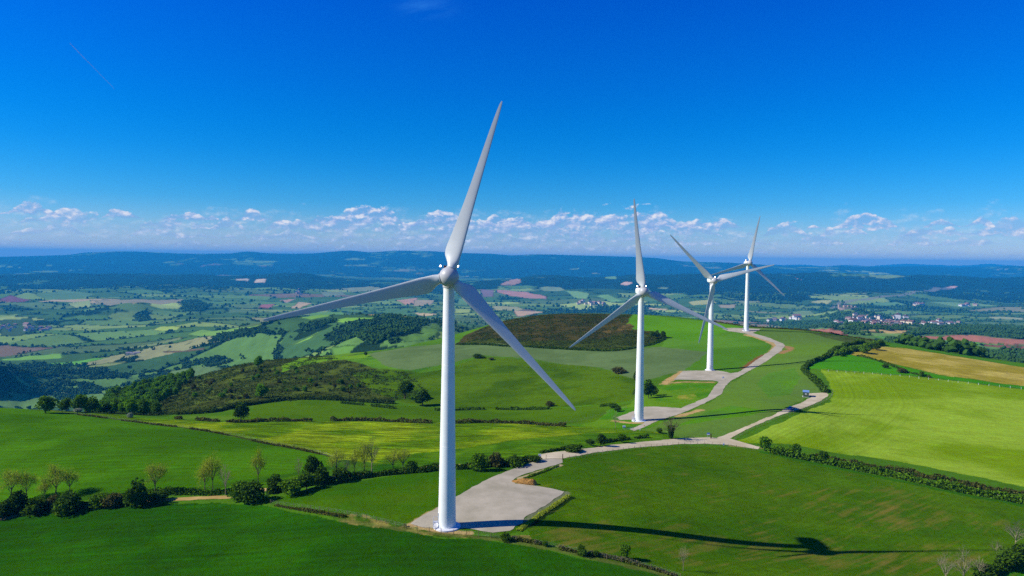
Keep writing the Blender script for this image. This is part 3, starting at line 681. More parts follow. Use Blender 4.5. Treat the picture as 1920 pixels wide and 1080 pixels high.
def gravel_mat(name, c1, c2):
    mt, nt, N, L, P = mat_new(name)
    ge = N.new('ShaderNodeNewGeometry')
    a = N.new('ShaderNodeTexNoise'); a.inputs['Scale'].default_value = 0.12; a.inputs['Detail'].default_value = 6; a.inputs['Roughness'].default_value = .65
    b = N.new('ShaderNodeTexNoise'); b.inputs['Scale'].default_value = 3.0; b.inputs['Detail'].default_value = 5; b.inputs['Roughness'].default_value = .8
    L.new(ge.outputs['Position'], a.inputs['Vector']); L.new(ge.outputs['Position'], b.inputs['Vector'])
    s = N.new('ShaderNodeMath'); s.operation = 'MULTIPLY_ADD'; s.inputs[1].default_value = 0.45; L.new(b.outputs['Fac'], s.inputs[0]); L.new(a.outputs['Fac'], s.inputs[2])
    rp = N.new('ShaderNodeValToRGB'); L.new(s.outputs[0], rp.inputs['Fac']); rp.color_ramp.elements[0].position = .55; rp.color_ramp.elements[1].position = .9
    rp.color_ramp.elements[0].color = (*c1, 1); rp.color_ramp.elements[1].color = (*c2, 1)
    L.new(rp.outputs[0], P.inputs['Base Color']); P.inputs['Roughness'].default_value = .95; P.inputs['Specular IOR Level'].default_value = .1
    bp = N.new('ShaderNodeBump'); bp.inputs['Strength'].default_value = .5; bp.inputs['Distance'].default_value = .08; L.new(b.outputs['Fac'], bp.inputs['Height']); L.new(bp.outputs[0], P.inputs['Normal'])
    return mt
M_PAD = gravel_mat('pad_gravel', srgb(150,142,116), srgb(178,168,142))
M_ROAD = gravel_mat('road_gravel', srgb(172,158,120), srgb(202,188,152))
M_SAND = gravel_mat('sandy_track', srgb(150,124,66), srgb(190,160,96))
pad1 = [(771,982),(780,975),(819,952),(856,931),(887,913),(923,895),(964,879),(1005,864),(1023,861),(1055,860.5),(1054,868),(1005,883),(974,893),(961,901),(966,907),(1005,911),(1042,918),(1058,922),(1054,928),(1015,952),(984,971),(980,981),(954,995),(923,1000),(903,996),(872,991),(842,993),(791,989)]
def S(o, label): return tag(o, label, kind='structure')
S(sheet('crane_pad', pad1, M_PAD, 0.06), 'grey gravel crane pad around the nearest turbine, narrowing to the gate')
S(sheet('road', [(1000,858),(1020,851),(1060,845.5),(1100,841),(1150,834),(1200,829),(1280,821.5),(1330,820),(1343,821),(1400,799),(1450,779),(1500,756.5),(1522,744),(1508,741),(1516,738),(1550,736),(1554,741),(1540,751),(1505,766),(1440,788),(1402,804),(1368,822),(1380,826),(1424,838),(1420,842.5),(1370,834.5),(1320,832),(1280,832.5),(1200,838.5),(1150,844.5),(1090,853.5),(1055,860),(1023,860.5),(1008,862)], M_ROAD, 0.07), 'pale gravel road passing the gate and forking to the transformer hut')
S(sheet('road', [(1155,783),(1190,770),(1209,763),(1224,762.5),(1277,765.5),(1297,757),(1328,744),(1340,724),(1348,716),(1335,713.5),(1263,712),(1281,695.5),(1345,695),(1364,698),(1369,700),(1384,698),(1400,688.5),(1419.5,674),(1440.5,661),(1455,648),(1450,642.5),(1419.5,633),(1397,625.5),(1366,621),(1354,617),(1363,615),(1427,617),(1421,620.5),(1411,624.5),(1444,634),(1468,644),(1472,648),(1464.7,658),(1445,672),(1421,687),(1395,701),(1371,713.5),(1360,724),(1353,738.5),(1340,746.6),(1314,759.5),(1290,770),(1263,780),(1229,791),(1200,804),(1190,808),(1180,805),(1205,795),(1211,790),(1180,787),(1162,787.6)], M_PAD, 0.08, 760), 'gravel track winding up the ridge past three turbine pads')
S(sheet('path', None, M_SAND, 0.05, world=ribbon([(-60,985),(60,960),(150,950),(250,943),(330,936.5),(400,933),(440,931),(480,921),(560,908),(640,893),(760,882),(860,872),(960,868),(1004,861)], 2.6)), 'narrow sandy path running inside the hedge at left')
print('sheets done')
# ------------------------------------------------------------------ sun, sky, haze
SUN_EL, SUN_AZ_SH = R(36), R(8)        # shadows run towards +x, swung 10 degrees towards +y
sd = bpy.data.lights.new('sun', 'SUN'); sd.energy = 5.0; sd.angle = R(0.5); sd.color = (1.0, 0.95, 0.86)
so = bpy.data.objects.new('sun', sd); COL.objects.link(so)
Ld = Vector((math.cos(SUN_AZ_SH) * math.cos(SUN_EL), math.sin(SUN_AZ_SH) * math.cos(SUN_EL), -math.sin(SUN_EL)))
so.rotation_euler = Ld.to_track_quat('-Z', 'Y').to_euler(); so.location = (-300, -60, 400)
W = bpy.data.worlds.new('World'); scene.world = W; W.use_nodes = True
nt = W.node_tree; N = nt.nodes; L = nt.links; bg = N['Background']
sky = N.new('ShaderNodeTexSky'); sky.sky_type = 'NISHITA'; sky.sun_disc = False; sky.sun_elevation = SUN_EL
to_sun = -Ld; sky.sun_rotation = math.atan2(to_sun.x, to_sun.y); sky.altitude = 600; sky.air_density = 1.0; sky.dust_density = 0.2; sky.ozone_density = 3.0
def mth(op, a=None, b=None, c=None, cl=False):
    n = N.new('ShaderNodeMath'); n.operation = op; n.use_clamp = cl
    for i, q in enumerate((a, b, c)):
        if q is None: continue
        if isinstance(q, (int, float)): n.inputs[i].default_value = q
        else: L.new(q, n.inputs[i])
    return n.outputs[0]
tc = N.new('ShaderNodeTexCoord'); sx = N.new('ShaderNodeSeparateXYZ'); L.new(tc.outputs['Generated'], sx.inputs[0])
el = mth('ARCSINE', sx.outputs[2]); az = mth('ARCTAN2', sx.outputs[0], sx.outputs[1])
rp = N.new('ShaderNodeValToRGB'); L.new(mth('DIVIDE', el, 0.45, cl=True), rp.inputs['Fac'])
rp.color_ramp.interpolation = 'B_SPLINE'
SKYRAMP = [(p_, tuple(q_ / 2 for q_ in c_)) for p_, c_ in [(0.0, (0.80, 0.78, 1.0)), (0.08, (0.48, 0.70, 1.0)), (0.17, (0.10, 0.60, 1.02)), (0.32, (0.0, 0.51, 1.07)), (0.52, (0.0, 0.46, 1.17)), (0.8, (0.0, 0.37, 1.33)), (1.0, (0.0, 0.29, 1.4))]]   # halved: a ramp holds values up to one
els = rp.color_ramp.elements
els[0].position = 0; els[0].color = (*SKYRAMP[0][1], 1); els[1].position = 1; els[1].color = (*SKYRAMP[-1][1], 1)
for p_, c_ in SKYRAMP[1:-1]:
    e = els.new(p_); e.color = (*c_, 1)
mul = N.new('ShaderNodeMix'); mul.data_type = 'RGBA'; mul.blend_type = 'MULTIPLY'; mul.inputs[0].default_value = 1
dbl = N.new('ShaderNodeVectorMath'); dbl.operation = 'SCALE'; dbl.inputs['Scale'].default_value = 2.0; L.new(sky.outputs[0], dbl.inputs[0]); L.new(dbl.outputs[0], mul.inputs[6]); L.new(rp.outputs[0], mul.inputs[7])
SKYBASE = mul.outputs[2]
# clouds: low cumulus rows above the horizon
def cv(pts, fac):
    c = N.new('ShaderNodeFloatCurve'); cm = c.mapping; cu = cm.curves[0]
    cu.points[0].location = pts[0]; cu.points[1].location = pts[-1]
    for p_ in pts[1:-1]: cu.points.new(*p_)
    cm.update(); L.new(fac, c.inputs['Value']); return c.outputs[0]
azn = mth('MULTIPLY_ADD', az, 1 / 1.6, 0.5, cl=True)       # -0.8..0.8 rad
# height in radians above the horizon as seen; photo columns map to azimuth
def U(u): return (math.atan((u - 960) / FPX)) / 1.6 + 0.5
def noise(vec, scale, det, rough=.6):
    n = N.new('ShaderNodeTexNoise'); n.inputs['Scale'].default_value = scale; n.inputs['Detail'].default_value = det; n.inputs['Roughness'].default_value = rough; L.new(vec, n.inputs['Vector']); return n.outputs['Fac']
def vec(x, y, z=0.0):
    c = N.new('ShaderNodeCombineXYZ')
    for i, q in enumerate((x, y, z)):
        if isinstance(q, (int, float)): c.inputs[i].default_value = q
        else: L.new(q, c.inputs[i])
    return c.outputs[0]
def row(base, hgt, freq, seed, cover, s0=0.42, s1=0.3):
    """one bank of cumulus: flat foot at elevation base, heaped tops"""
    big = noise(vec(mth('MULTIPLY', az, freq), seed), 1.0, 2, .5)
    h = mth('MINIMUM', mth('MULTIPLY', mth('SUBTRACT', mth('ADD', big, cover), 0.5), hgt * 6.0), hgt * 1.25)
    det = noise(vec(mth('MULTIPLY', az, 46), mth('MULTIPLY', el, 80), seed + 3.3), 1.0, 7, .62)
    det2 = noise(vec(mth('MULTIPLY', az, 22), mth('MULTIPLY', el, 40), seed + 9.1), 1.0, 4, .55)
    t = mth('DIVIDE', mth('SUBTRACT', el, base), h)             # 0 foot .. 1 top
    body = mth('SUBTRACT', 1.0, mth('ABSOLUTE', mth('MULTIPLY_ADD', t, 1.9, -0.75)))
    dens = mth('MULTIPLY_ADD', mth('SUBTRACT', det, 0.5), 2.6, mth('MULTIPLY_ADD', mth('SUBTRACT', det2, 0.5), 2.2, body))
    on = mth('GREATER_THAN', h, 0.001)
    a = mth('MULTIPLY', mth('DIVIDE', mth('SUBTRACT', dens, s0), s1, cl=True), on)
    dsh = noise(vec(mth('MULTIPLY', mth('ADD', az, -0.0035), 46), mth('MULTIPLY', mth('ADD', el, 0.0045), 80), seed + 3.3), 1.0, 7, .62)
    lit = mth('ADD', mth('MULTIPLY_ADD', t, 0.42, 0.0), mth('MULTIPLY', mth('SUBTRACT', det, dsh), 4.2), cl=True)
    return a, lit
cur = SKYBASE
WHITE = (5.6, 6.4, 7.6); GREY = (1.9, 3.4, 6.6)
WHITE = (6.9, 7.0, 7.4); GREY = (2.2, 3.3, 6.2)
cover = mth('SUBTRACT', cv([(0, .48), (U(0), .50), (U(200), .50), (U(420), .50), (U(600), .53), (U(800), .58), (U(900), .57), (U(1080), .65), (U(1220), .66), (U(1300), .54), (U(1480), .45), (U(1600), .50), (U(1800), .50), (1, .47)], azn), 0.5)
for (base, hgt, freq, seed, off, op, s0, s1) in ((0.008, 0.030, 9, 31.0, .24, .32, -.3, 1.6), (0.024, 0.034, 7, 41.0, .17, .45, -.2, 1.5), (0.010, 0.014, 24, 11.0, .05, .5, .2, .5), (0.022, 0.020, 18, 21.0, .07, .75, .35, .35), (0.035, 0.024, 15, 5.0, .08, 1.0, .38, .3), (0.045, 0.028, 12, 2.0, .05, 1.2, .36, .28)):
    a, lit = row(base, hgt, freq, seed, mth('ADD', cover, off), s0, s1)
    cc = N.new('ShaderNodeMix'); cc.data_type = 'RGBA'; cc.inputs[6].default_value = (*GREY, 1); cc.inputs[7].default_value = (*WHITE, 1); L.new(lit, cc.inputs[0])
    mx = N.new('ShaderNodeMix'); mx.data_type = 'RGBA'; L.new(mth('MULTIPLY', a, mth('MULTIPLY_ADD', lit, .75 * op, .34 * op, cl=True)), mx.inputs[0]); L.new(cur, mx.inputs[6]); L.new(cc.outputs[2], mx.inputs[7]); cur = mx.outputs[2]
# a faint wisp high up
wn = noise(vec(mth('MULTIPLY', az, 9), mth('MULTIPLY_ADD', az, -14, mth('MULTIPLY', el, 60))), 1.0, 5, .6)
g1 = mth('POWER', 2.718, mth('MULTIPLY', mth('ADD', mth('POWER', mth('DIVIDE', mth('SUBTRACT', az, -0.13), .035), 2), mth('POWER', mth('DIVIDE', mth('SUBTRACT', el, 0.34), .012), 2)), -1))
mx = N.new('ShaderNodeMix'); mx.data_type = 'RGBA'; L.new(mth('MULTIPLY', g1, mth('MULTIPLY', mth('SUBTRACT', wn, .4, cl=True), .6), cl=True), mx.inputs[0]); L.new(cur, mx.inputs[6]); mx.inputs[7].default_value = (0.9, 4.4, 9.5, 1); cur = mx.outputs[2]
L.new(cur, bg.inputs[0]); bg.inputs[1].default_value = 0.1

hb = MB(); hb.box((0, 15500, 0), (156000, 33000, 900))
mt = bpy.data.materials.new('haze'); mt.use_nodes = True; nt2 = mt.node_tree; nt2.nodes.clear()
o_ = nt2.nodes.new('ShaderNodeOutputMaterial'); pv = nt2.nodes.new('ShaderNodeVolumePrincipled')
pv.inputs['Color'].default_value = (0.025, 0.48, 1.0, 1); pv.inputs['Density'].default_value = 5.9e-5; pv.inputs['Anisotropy'].default_value = 0.0
nt2.links.new(pv.outputs[0], o_.inputs['Volume'])
mt.cycles.volume_sampling = 'DISTANCE'; hz = hb.build('haze', mt); tag(hz, 'blue air over the valley, thickening towards the far hills', kind='stuff')
hz.location.z = 0
zt, zb = float(GZ.max()) + 5, float(GZ.min()) - 1.5
for v_ in hz.data.vertices: v_.co.z = zt if v_.co.z > 0 else zb
print('haze', zb, zt)
# ------------------------------------------------------------------ wind turbines
M_WHITE = simple_mat('turbine_paint', (0.78, 0.81, 0.75), 0.42, 0.05, 0.35, 0.4)
M_BLADE = simple_mat('blade_gelcoat', (0.55, 0.58, 0.53), 0.35, 0.04, 0.3, 0.45)
M_HUB = simple_mat('hub_paint', (0.44, 0.44, 0.41), 0.4, 0.05, 0.6, 0.4)
M_CONC = simple_mat('foundation_concrete', (0.66, 0.66, 0.64), 0.8, 0.1, 1.2, 0.2)
M_DARK = simple_mat('dark_grille', (0.05, 0.03, 0.035), 0.5, 0.1, 4)
M_STEEL = simple_mat('galvanised_steel', (0.42, 0.44, 0.46), 0.45, 0.15, 3, 0.5)
mt, nt, N, L, P = mat_new('warning_light'); P.inputs['Base Color'].default_value = (1, .8, .75, 1); P.inputs['Emission Color'].default_value = (1, .88, .8, 1); P.inputs['Emission Strength'].default_value = 12
M_LAMP = mt
H_HUB = 62.0; R_ROT = 44.0; OVER = 3.9
def blade_mesh(length=42.2):
    st = [(0.0, 1.12, 1.0, 0), (0.012, 1.12, 1.0, 0), (0.04, 1.5, .62, 16), (0.075, 2.0, .42, 18), (0.105, 2.1, .36, 17), (0.15, 1.98, .31, 15.5), (0.22, 1.74, .27, 12.5), (0.32, 1.46, .24, 9.5), (0.45, 1.18, .21, 6), (0.6, .95, .19, 4), (0.72, .78, .18, 2.5), (0.83, .62, .17, 1.5), (0.92, .46, .16, 1), (0.97, .33, .16, .5), (0.993, .19, .18, .5), (1.0, .05, .3, .5)]
    rad = 1.02; m_ = MB(); n = 20; V = []
    xs = [q[0] for q in st]
    T = list(np.linspace(0, .24, 18)) + list(np.linspace(.28, .95, 14)) + [.97, .985, .994, 1.0]
    for t in T:
        ch = float(pchip1(xs, [q[1] * rad for q in st], np.array([t]))[0]) * 2 ; th = float(pchip1(xs, [q[2] for q in st], np.array([t]))[0]); tw = R(float(pchip1(xs, [q[3] for q in st], np.array([t]))[0]) + 4)
        blend = float(sstep(0.01, 0.085, t)); z = 1.9 + t * length
        pre = -0.9 * t * t                      # slight forward bend
        for i in range(n):
            a = 2 * math.pi * i / n
            cx, cy = 0.5 * ch * math.cos(a), 0.5 * ch * th * math.sin(a)
            # aerofoil: leading edge at +x
            s_ = (1 + math.cos(a)) / 2          # 1 at leading edge
            ax = ch * (s_ - 0.68); prof = 2.6 * (0.2969 * math.sqrt(max(1 - s_, 0)) - 0.126 * (1 - s_) - 0.3516 * (1 - s_) ** 2 + 0.2843 * (1 - s_) ** 3 - 0.1036 * (1 - s_) ** 4)
            ay = ch * th * prof * (1 if math.sin(a) >= 0 else -1) * 0.98
            if abs(math.sin(a)) < 1e-6: ay = 0
            x = cx * (1 - blend) + ax * blend; y = cy * (1 - blend) + ay * blend
            # the leading edge turned into the wind (-y) by the twist
            V.append((x * math.cos(tw) + y * math.sin(tw), -x * math.sin(tw) * 1.0 + y * math.cos(tw) + pre, z))
    nl = len(T); Fc = []
    for l in range(nl - 1):
        for i in range(n): Fc.append((l * n + i, l * n + (i + 1) % n, (l + 1) * n + (i + 1) % n, (l + 1) * n + i))
    Fc += [tuple(range(n - 1, -1, -1)), tuple(range((nl - 1) * n, nl * n))]
    m_.add(V, Fc); return m_
def make_turbine():
    r = empty('wind_turbine', (0, 0, 0))
    f = MB(); f.lathe([(3.35, -1.0), (3.4, 0.0), (3.38, .30), (3.2, .36), (2.3, .37)], 48)
    auto_smooth(f.build('foundation', M_CONC, r))
    t = MB(); pr = [(2.34, .38), (2.34, .52), (2.22, .54)]
    hs_ = [1.5, 4, 8, 12, 16, 20.5, 20.56, 20.62, 25, 30, 35, 40.5, 40.56, 40.62, 46, 52, 57, 59.3]
    for h in hs_:
        rr = 2.22 - (2.22 - 1.33) * (h / 59.3) ** 0.92
        if h in (20.56, 40.56): rr -= 0.03
        pr.append((rr, h))
    t.lathe(pr, 48); auto_smooth(t.build('tower', M_WHITE, r), 20)
    b = MB(); b.lathe([(1.5, 59.3), (1.5, 60.1), (1.42, 60.15)], 32); auto_smooth(b.build('yaw_bearing', M_HUB, r))
    # entrance with its stair on the left flank
    d = MB(); d.box((-2.14, -.25, 2.6), (.22, .9, 2.2), mi=0, bev=.03); d.build('door', M_STEEL, r)
    s = MB(); s.box((-2.75, -.25, 1.42), (1.2, 1.3, .08))
    for k in range(5): s.box((-3.0 - .0, -1.05 - .24 * k, 1.25 - .2 * k), (.8, .26, .05))
    for (a_, b_) in (((-3.32, .35, 1.42), (-3.32, .35, 2.5)), ((-3.32, -.85, 1.42), (-3.32, -.85, 2.5)), ((-2.2, .35, 2.5), (-3.32, .35, 2.5)), ((-3.32, .35, 2.5), (-3.32, -.85, 2.5)), ((-3.36, -.9, 2.5), (-3.36, -2.05, 1.5)), ((-3.36, -2.05, .5), (-3.36, -2.05, 1.5)), ((-3.3, .3, .4), (-3.3, .3, 1.42)), ((-3.3, -.8, .4), (-3.3, -.8, 1.42))):
        s.tube(a_, b_, .045, .045, 6)
    s.build('stair', M_STEEL, r)
    # nacelle: long rounded housing behind the hub
    nm = MB(); yy = [-1.55, -1.35, -.6, .6, 2.3, 3.8, 5.0, 5.6, 5.85]; wd = [1.5, 1.68, 1.8, 1.88, 1.88, 1.8, 1.6, 1.25, .8]; hh = [1.4, 1.5, 1.58, 1.62, 1.62, 1.55, 1.35, 1.0, .6]
    V = []; n = 24
    for y, w, h in zip(yy, wd, hh):
        for i in range(n):
            a = 2 * math.pi * i / n; ca, sa = math.cos(a), math.sin(a); e = .55
            V.append((w * abs(ca) ** e * (1 if ca > 0 else -1), y, H_HUB + .1 + h * abs(sa) ** e * (1 if sa > 0 else -1)))
    Fc = [(l * n + i, l * n + (i + 1) % n, (l + 1) * n + (i + 1) % n, (l + 1) * n + i) for l in range(len(yy) - 1) for i in range(n)]
    Fc = [tuple(reversed(q)) for q in Fc] + [tuple(range(n)), tuple(range(len(yy) * n - 1, (len(yy) - 1) * n - 1, -1))]
    nm.add(V, Fc); na = nm.build('nacelle', M_WHITE, r); auto_smooth(na, 40)
    g = MB(); g.box((-.95, .6, H_HUB + 2.2), (.75, .8, .9), bev=.06); g.build('cooler_box', M_DARK, na)
    for sx_ in (-1, 1):
        lm = MB(); lm.tube((sx_ * 1.5, .4, H_HUB + 1.9), (sx_ * 2.12, .0, H_HUB + 2.25), .05, .05, 8); lm.tube((sx_ * 2.12, .0, H_HUB + 2.2), (sx_ * 2.12, .0, H_HUB + 2.34), .17, .17, 12)
        lm.build('lamp_bracket', M_STEEL, na)
        lb = MB(); lb.lathe([(.05, 0), (.19, .03), (.22, .16), (.19, .30), (.07, .36)], 16, c=(sx_ * 2.12, .0, H_HUB + 2.345)); auto_smooth(lb.build('warning_light', M_LAMP, na), 60)
    # hub
    hb_ = empty('rotor', (0, -OVER, H_HUB)); hb_.parent = r; hb_.rotation_euler = (R(-4), 0, 0)
    prof = [(1.55, 2.35), (1.7, 1.95), (2.1, 1.6), (2.34, 1.1), (2.42, .5), (2.4, -.1), (2.28, -.75), (2.02, -1.35), (1.62, -1.85), (1.15, -2.2), (.65, -2.42), (.2, -2.52), (.02, -2.53)]
    hm = MB(); hm.lathe(prof, 40, 'y'); h_ = hm.build('hub', M_HUB, hb_); auto_smooth(h_, 50)
    bl = blade_mesh()
    for k in range(3):
        o = bl.build('blade', M_BLADE, hb_) if k == 0 else None
        if k == 0: bme = o.data; auto_smooth(o, 70)
        else:
            o = bpy.data.objects.new('blade', bme); COL.objects.link(o); o.parent = hb_
        o.rotation_euler = (0, R(120 * k), 0)
        c = MB(); c.lathe([(1.2, 1.7), (1.24, 2.0), (1.26, 2.32), (1.16, 2.38)], 28)
        if k == 0: co = c.build('root_collar', M_HUB, o); auto_smooth(co); cme = co.data
        else:
            co = bpy.data.objects.new('root_collar', cme); COL.objects.link(co); co.parent = o
    return r
T0 = make_turbine()
TPX = [(838, 988, 169, 73.7, 'nearest and tallest-looking white wind turbine, on the pad left of the gate'),
       (1198, 788, 329, 96.3, 'second white wind turbine, beside the sandy bank where the bare tree stands'),
       (1331, 694, 477, 15.0, 'third white wind turbine, with one blade pointing down across its tower'),
       (1399, 620, 632, 77.3, 'farthest and smallest white wind turbine, on the brow of the ridge')]
AX = math.atan2(15.5, 169)
TURB = []
for i, (u, v, D, ph, lab) in enumerate(TPX):
    o = T0 if i == 0 else copy_tree(T0)
    dx, dz = ray(np.array([u]), np.array([v])); x, y = float(dx[0] * D), float(D)
    z = float(zfun([x], [y])[0])
    print('turbine', i, x, y, 'ground', z, 'wanted', CZ + dz[0] * D)
    o.location = (x, y, z); o.rotation_euler = (0, 0, AX)
    if i == 2:
        for ch in o.children:
            if ch.name.startswith(('door', 'stair')): ch.rotation_euler = (0, 0, R(72))
    tag(o, lab, 'wind turbine', 'wind turbines along the ridge'); TURB.append(o)
    for ch in o.children:
        if ch.name.startswith('rotor'): ch.rotation_euler = Matrix.Rotation(R(-4), 3, 'X').to_4x4().to_euler(); ch.rotation_euler = (Matrix.Rotation(R(-4), 3, 'X') @ Matrix.Rotation(R(90 - ph), 3, 'Y')).to_euler()
# ------------------------------------------------------------------ plants
L_GREEN = leaf_mat('leaf_green', srgb(44,76,8), srgb(88,124,22), 0.5)
L_BRIGHT = leaf_mat('leaf_bright', srgb(52,92,8), srgb(104,150,20), 0.4)
L_DARK = leaf_mat('leaf_dark', srgb(30,54,8), srgb(74,104,22), 0.6)
L_SPRING = leaf_mat('leaf_spring', srgb(112,136,18), srgb(166,178,50), 0.5, .35)
L_SCRUB = leaf_mat('leaf_scrub', srgb(52,56,22), srgb(98,100,44), 0.4)
L_HEATH = leaf_mat('leaf_heath', srgb(46,56,22), srgb(76,98,32), 0.12)
L_BLOOM = leaf_mat('leaf_blossom', srgb(110,126,84), srgb(160,170,140), 0.8)
L_FAR = leaf_mat('leaf_far', srgb(26,50,16), srgb(60,92,32), 0.02, .1)
M_BARK = simple_mat('bark', srgb(96,86,66), .9, .3, 3, .1)
M_TWIG = simple_mat('twig', srgb(134,126,98), .9, .25, 3, .1)
M_DTWIG = simple_mat('dark_twig', srgb(52,42,26), .9, .25, 3, .1)

def leaf_quads(C, size, r, flat=0.0):
    n = len(C); a = r.normal(size=(n, 3)); a /= np.linalg.norm(a, axis=1)[:, None]; b = r.normal(size=(n, 3)); b -= (a * b).sum(1)[:, None] * a; b /= np.linalg.norm(b, axis=1)[:, None]
    s = (size * r.uniform(.6, 1.35, n))[:, None]
    V = np.stack([C - a * s - b * s * .6, C + a * s * .8 - b * s * .7, C + a * s * 1.1 + b * s * .5, C - a * s * .7 + b * s * .8], 1).reshape(-1, 3)
    return V, np.arange(n * 4).reshape(n, 4)

def crown_points(n, w, h, z0, r, lumps=9, hollow=.45):
    """leaf centres filling an uneven crown w wide and h tall"""
    L_ = []; S_ = []
    for i in range(lumps):
        a = r.uniform(0, 6.283); rr = r.uniform(.0, .62) * w / 2; zz = r.uniform(.18, .82)
        prof = math.sqrt(max(.1, 1 - (2 * zz - .85) ** 2))
        L_.append((math.cos(a) * rr * prof, math.sin(a) * rr * prof, z0 + zz * h)); S_.append(r.uniform(.2, .34) * min(w, h * 1.2) * prof ** .5)
    L_.append((0, 0, z0 + h * .5)); S_.append(.36 * min(w, h))
    L_ = np.array(L_); S_ = np.array(S_); k = r.choice(len(L_), n, p=S_ ** 2 / (S_ ** 2).sum())
    d = r.normal(size=(n, 3)); d /= np.linalg.norm(d, axis=1)[:, None]
    rad = S_[k] * (hollow + (1.08 - hollow) * r.uniform(0, 1, n) ** .6)
    P = L_[k] + d * rad[:, None] * np.array([1, 1, .85]); P[:, 2] = np.maximum(P[:, 2], z0 * .6 + .05)
    return P

def branches(mb, p, d, ln, rad, lvl, r, tips, up=.25, spread=.55, n=5):
    q = p + d * ln
    mb.tube(p, q, rad, rad * .62, n if lvl < 2 else 3, caps=False)
    if lvl >= 3: tips.append(q); return
    for i in range(int(r.integers(3, 5))):
        a = Vector(r.normal(size=3)); nd = (d + a * spread + Vector((0, 0, up))).normalized()
        st = p + d * ln * float(r.uniform(.55, 1))
        branches(mb, st, nd, ln * float(r.uniform(.58, .8)), rad * .5, lvl + 1, r, tips, up, spread, n)

def tree_mesh(kind, seed):
    """unit builders for trees: returns list of (part name, verts/faces or MB, material); height 10 m, crown about 7 m"""
    r = np.random.default_rng(seed); out = []
    if kind in ('spring', 'bare', 'ivy'):
        mb = MB(); tips = []
        h0 = 3.0 if kind != 'ivy' else 2.4
        mb.tube((0, 0, -.5), (0, 0, h0 * .6), .2, .16, 7); mb.tube((0, 0, h0 * .6), (r.normal() * .15, r.normal() * .15, h0 + 1), .16, .12, 7)
        for i in range(7):
            a = 2 * math.pi * i / 7 + r.uniform(-.3, .3); zz = h0 * float(r.uniform(.7, 1.25))
            d = Vector((math.cos(a) * .75, math.sin(a) * .75, 1.0 if kind != 'ivy' else .8)).normalized()
            branches(mb, Vector((0, 0, zz)), d, float(r.uniform(1.9, 2.5)), .085, 0, r, tips, .28, .5)
        branches(mb, Vector((0, 0, h0 + .6)), Vector((0, 0, 1)), 2.6, .1, 0, r, tips, .3, .4)
        T = np.array([tuple(t) for t in tips])
        sc = 10 / T[:, 2].max()
        V = np.array(mb.v) * sc
        out.append(('trunk', (V, mb.f), M_TWIG if kind == 'bare' else M_BARK))
        T = T * sc
        if kind == 'spring':
            k = r.integers(0, len(T), 2300); C = T[k] + r.normal(size=(2300, 3)) * .62
            out.append(('crown', leaf_quads(C, .105, r), L_SPRING))
        elif kind == 'ivy':
            n = 800; t = r.uniform(0, 1, n); a = r.uniform(0, 6.28, n); C = np.column_stack([np.cos(a) * (.5 + .5 * t), np.sin(a) * (.5 + .5 * t), .6 + 4.6 * t]) * 1.0
            out.append(('ivy', leaf_quads(C, .2, r), L_DARK))
            k = r.integers(0, len(T), 500); out.append(('crown', leaf_quads(T[k] + r.normal(size=(500, 3)) * .35, .06, r), L_SCRUB))
        else:
            k = r.integers(0, len(T), 500); out.append(('crown', leaf_quads(T[k] + r.normal(size=(500, 3)) * .4, .055, r), L_SCRUB))
    else:
        mat = {'round': L_DARK, 'green': L_GREEN, 'bright': L_BRIGHT, 'bloom': L_BLOOM, 'bush': L_GREEN, 'dbush': L_DARK, 'scrub': L_SCRUB, 'brbush': L_BRIGHT}[kind]
        mb = MB(); low = kind in ('bush', 'dbush', 'scrub', 'brbush', 'bloom')
        mb.tube((0, 0, -.6), (.1, .05, 4.5), .3, .18, 7)
        for i in range(5):
            a = 6.28 * i / 5 + r.uniform(-.4, .4); mb.tube((.0, .0, 1.2 + .4 * i * (not low)), (math.cos(a) * 2.1, math.sin(a) * 2.1, 4.6 + .6 * i * .5), .14, .05, 5)
        out.append(('trunk' if not low else 'stems', (np.array(mb.v), mb.f), M_BARK if kind != 'scrub' else M_DTWIG))
        n = 1500
        C = crown_points(n, 9.2 if low else 8, 9.6 if low else 8.4, .2 if low else 1.4, r, lumps=11)
        out.append(('crown' if not low else 'foliage', leaf_quads(C, .36 if not low else .38, r), mat))
    return out

PROTO = {}
def plant(kind, var, name, label, cat, u, v, hpx, wpx, group=None, loc=None, hm=None, wm=None, rz=None):
    key = (kind, var)
    if key not in PROTO:
        PROTO[key] = []
        for (pn, (V, Fc), m_) in tree_mesh(kind, 1000 + hash(kind) % 1 + var * 17 + len(kind) * 5):
            o = new_mesh(pn, V, Fc, m_); me = o.data; bpy.data.objects.remove(o); PROTO[key].append((pn, me))
    p = hit([(u, v)])[0] if loc is None else loc
    D = p[1]; h = hm if hm else hpx * D / FPX; w = wm if wm else wpx * D / FPX
    r_ = empty(name, (float(p[0]), float(p[1]), float(p[2]) - .1), rz if rz is not None else random.uniform(0, 6.28))
    k = {'spring': 8.2, 'bare': 8.2, 'ivy': 8.2}.get(kind, 9.5)
    r_.scale = (w / k, w / k, h / 10)
    for pn, me in PROTO[key]:
        c = bpy.data.objects.new(pn, me); COL.objects.link(c); c.parent = r_
    tag(r_, label, cat, group); return r_

